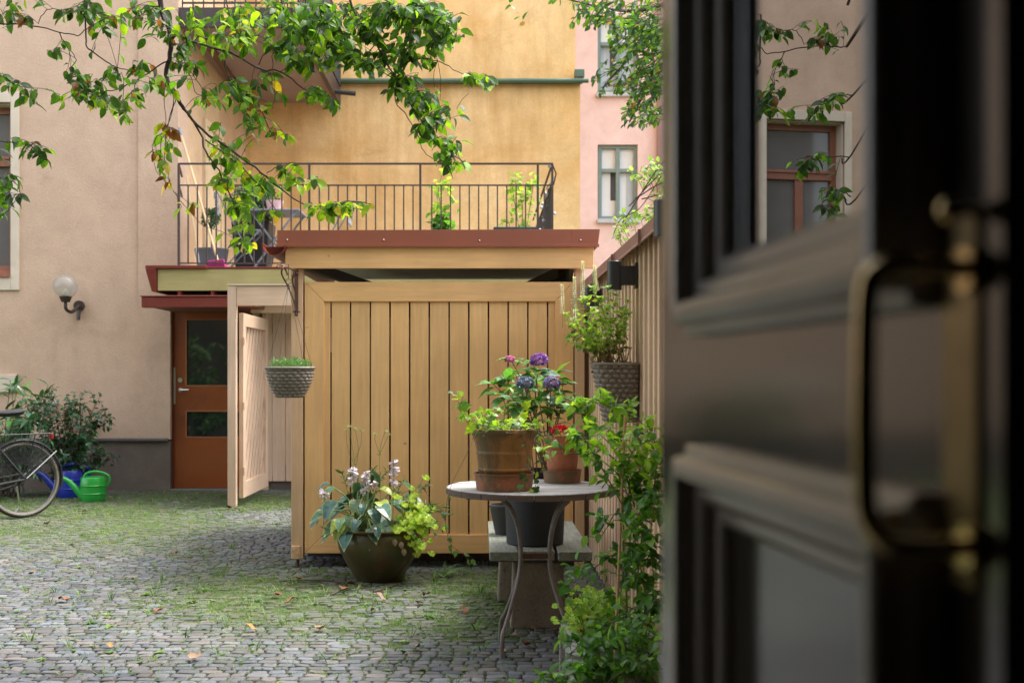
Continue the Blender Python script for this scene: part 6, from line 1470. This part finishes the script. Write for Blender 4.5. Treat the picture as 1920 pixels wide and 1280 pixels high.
for (px, py, rx, ry, n, pal) in CL:
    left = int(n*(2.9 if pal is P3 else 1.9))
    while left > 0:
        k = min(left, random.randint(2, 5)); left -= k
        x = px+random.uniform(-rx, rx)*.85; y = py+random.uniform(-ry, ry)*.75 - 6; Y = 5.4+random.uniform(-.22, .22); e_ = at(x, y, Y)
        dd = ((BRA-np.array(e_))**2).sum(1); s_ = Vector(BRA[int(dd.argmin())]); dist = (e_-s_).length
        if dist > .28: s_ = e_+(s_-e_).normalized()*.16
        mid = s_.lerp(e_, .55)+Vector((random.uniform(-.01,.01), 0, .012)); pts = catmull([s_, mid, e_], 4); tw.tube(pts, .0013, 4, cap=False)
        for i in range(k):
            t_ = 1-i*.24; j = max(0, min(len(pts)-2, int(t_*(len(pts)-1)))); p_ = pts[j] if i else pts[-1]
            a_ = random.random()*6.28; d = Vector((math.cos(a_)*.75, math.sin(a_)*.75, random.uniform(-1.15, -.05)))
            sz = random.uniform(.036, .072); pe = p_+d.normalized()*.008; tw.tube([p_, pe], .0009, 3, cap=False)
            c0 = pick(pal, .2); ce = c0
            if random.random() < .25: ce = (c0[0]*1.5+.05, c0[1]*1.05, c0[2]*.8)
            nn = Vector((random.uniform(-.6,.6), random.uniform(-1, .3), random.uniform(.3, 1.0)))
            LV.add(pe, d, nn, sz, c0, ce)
# upper crown, out of the frame, that shades the yard and keeps its shape from the side
UP = Leafs()
for i in range(3800):
    c_ = Vector((random.gauss(-2.7, .9), random.gauss(5.3, 1.0), random.uniform(4.2, 6.6))); a_ = random.random()*6.28
    UP.add(c_, (math.cos(a_), math.sin(a_), random.uniform(-1, .2)), rv(.5)+Vector((0,0,1)), random.uniform(.07, .11), pick(P3))
for i in range(50):
    p_ = Vector((-2.5, 4.95, random.uniform(3.8, 5.4))); lm.tube(grow(p_, rv(1)+Vector((0,0,.6)), random.uniform(.5, 1.4), 5, .2), .008, 5, cap=False)
m, t, b, o_ = nodes('courtyard tree leaves')
a = N(t, 'ShaderNodeAttribute', attribute_name='Col'); v = pos(t); n1 = nz(t, v, 55, 4, .6); c = mix(t, 1, a.outputs[0], ramp(t, n1, [(.3, (.75, .78, .7)), (.7, (1.2, 1.15, 1.1))]), 'MULTIPLY')
n2 = nz(t, v, 28, 5, .7, .5); c = mix(t, ramp(t, n2, [(.64, (0,)*3), (.70, (.85,)*3)]), c, (.13, .045, .012))
t.links.new(c, b.inputs['Base Color']); b.inputs['Roughness'].default_value = .45; b.inputs['IOR'].default_value = 1.38; bump(t, b, n1, .4, .003)
tr_ = N(t, 'ShaderNodeBsdfTranslucent'); t.links.new(mix(t, 1, c, (2.0, 1.9, .7), 'MULTIPLY'), tr_.inputs[0]); ms = N(t, 'ShaderNodeMixShader'); ms.inputs[0].default_value = .50
t.links.new(b.outputs[0], ms.inputs[1]); t.links.new(tr_.outputs[0], ms.inputs[2]); t.links.new(ms.outputs[0], o_.inputs[0])
LV.build('foliage', tmpl_ovate(.27, st=(0,.08,.25,.45,.65,.85,1), wd=(.05,.5,.92,1,.82,.42,0), droop=.22, fold=.3, wave=.015), m, mt, smooth=True); UP.build('upper_crown', T_OVATE, m, mt); lm.build('limb', BARK, mt); tw.build('twigs', TW, mt)
# tree beyond the fence on the right
rt = thing('backyard_tree', (2.3, 10.0, 0), 'tree with small leaves reaching in at the top right beyond the side fence', 'tree')
mb = MB(); pts = catmull([(2.3, 10.0, 0), (2.25, 10, 2), (2.2, 9.9, 4), (2.3, 9.8, 6)], 5); mb.tube(pts, [.12-.004*i for i in range(len(pts))], 10); mb.build('trunk', BARK, rt)
L = Leafs(); mb = MB()
T2 = [(4, (.035, .10, .02)), (3, (.075, .18, .025)), (1.5, (.17, .31, .04)), (.4, (.3, .2, .04))]
for (px, py, rx, ry, n) in ((1210,40,60,45,46),(1140,30,50,26,26),(1080,10,50,12,10),(1190,80,50,34,38),(1170,110,35,20,14),(1215,120,26,40,30),(1190,150,36,26,24),(1150,160,40,14,12),(1205,185,26,24,14),(1185,205,14,16,7),(1190,228,22,8,8),(1222,205,14,30,8),(1100,35,30,10,6)):
    for i in range(n):
        e_ = at(px+random.uniform(-rx, rx), py+random.uniform(-ry, ry), random.uniform(9.2, 10.2)); s_ = e_+Vector((random.uniform(.05, .3), random.uniform(-.1,.1), random.uniform(.0, .2))); pts = catmull([s_, s_.lerp(e_, .5)+Vector((0,0,.02)), e_], 3); mb.tube(pts, .003, 4, cap=False); stem_leaves(L, pts, 7, .055, T2, up=.6, droop=.3)
for pxs in ([(1330,-40),(1240,10),(1160,20),(1050,-5)], [(1330,20),(1240,60),(1180,110),(1130,165)], [(1330,80),(1240,130),(1200,190),(1180,230)], [(1330,-20),(1260,40),(1200,60),(1150,40)]):
    mb.tube(catmull([Vector((2.25, 9.9, 4.5))]+[at(x, y, 9.7) for x, y in pxs], 5), [.03-.0012*i for i in range(21)], 6, cap=False)
for i in range(160):
    e_ = Vector((random.gauss(2.6, .8), random.gauss(9.9, .8), random.uniform(4.2, 7.5))); stem_leaves(L, grow(e_, rv(1), .3, 4, .3), 8, .06, T2, up=.6); 
L.build('foliage', T_SMALL, leafmat('backyard tree leaves', .45, .35), rt); mb.build('limb', TW, rt)
# flowering climber above the fence
cv = thing('flowering_climber', (1.0, 8.6, 0), 'thin airy climber with small white flowers rising over the side fence', 'climbing plant')
L = Leafs(); Fw = Leafs(); mb = MB()
for (px, py, rx, ry, n) in ((1215,330,26,20,9),(1225,380,18,40,12),(1205,405,26,14,7),(1165,405,14,8,4),(1155,425,10,8,3),(1222,300,14,14,4),(1190,320,12,8,3),(1150,435,10,10,3),(1235,345,10,40,8)):
    for i in range(n):
        e_ = at(px+random.uniform(-rx, rx), py+random.uniform(-ry, ry), random.uniform(8.3, 8.8)); s_ = e_+Vector((random.uniform(.02,.12), 0, random.uniform(-.15,-.02))); pts = catmull([s_, s_.lerp(e_, .5)+Vector((0,0,.02)), e_], 3); mb.tube(pts, .002, 4, cap=False); stem_leaves(L, pts, 6, .045, [(2, (.2, .36, .08)), (2, (.28, .42, .14)), (1, (.13, .26, .06))], up=.6)
        if random.random() < .3:
            for k in range(10): Fw.add(e_, rv(1)+Vector((0,-.3,.3)), rv(1), .018, (.75, .75, .7))
for k in range(5): mb.tube(catmull([(1.0+.05*k, 8.6, 0), (1.1, 8.6, 1.5), at(1260, 420-30*k, 8.5), at(1215-12*k, 390-25*k+k*k*8, 8.5)], 5), .005, 5, cap=False)
mb.tube(catmull([at(1240,330,8.5), at(1200,390,8.5), at(1165,410,8.5), at(1150,440,8.5)], 5), .003, 4, cap=False)
L.build('foliage', T_SMALL, leafmat('climber pale leaves', .5, .4), cv); Fw.build('blossom', T_PETAL, PET, cv)['kind'] = 'stuff'; mb.build('stem', TW, cv)
# rhododendron by the passage facade (seen only as reflection in the brown door)
shrub('rhododendron', (-5.7, 2.9, 0), [(-5.7+random.gauss(0,.55), 2.9+random.gauss(0,.35), random.uniform(.4, 2.2)) for _ in range(46)], 12, .13, tmpl_ovate(.17, droop=.3), [(3, (.13, .30, .10)), (2, (.22, .42, .14))], 'large rhododendron by the near facade, seen reflected in the glass of the brown door', nsub=4, sub=(.1,.35))
shrub('rhododendron', (-4.3, 2.8, 0), [(-4.3+random.gauss(0,.45), 2.8+random.gauss(0,.3), random.uniform(.3, 1.3)) for _ in range(24)], 12, .12, tmpl_ovate(.17, droop=.3), [(3, (.05, .13, .05)), (2, (.09, .2, .07))], 'lower rhododendron by the near facade between the big one and the passage', nsub=3, sub=(.1,.3))
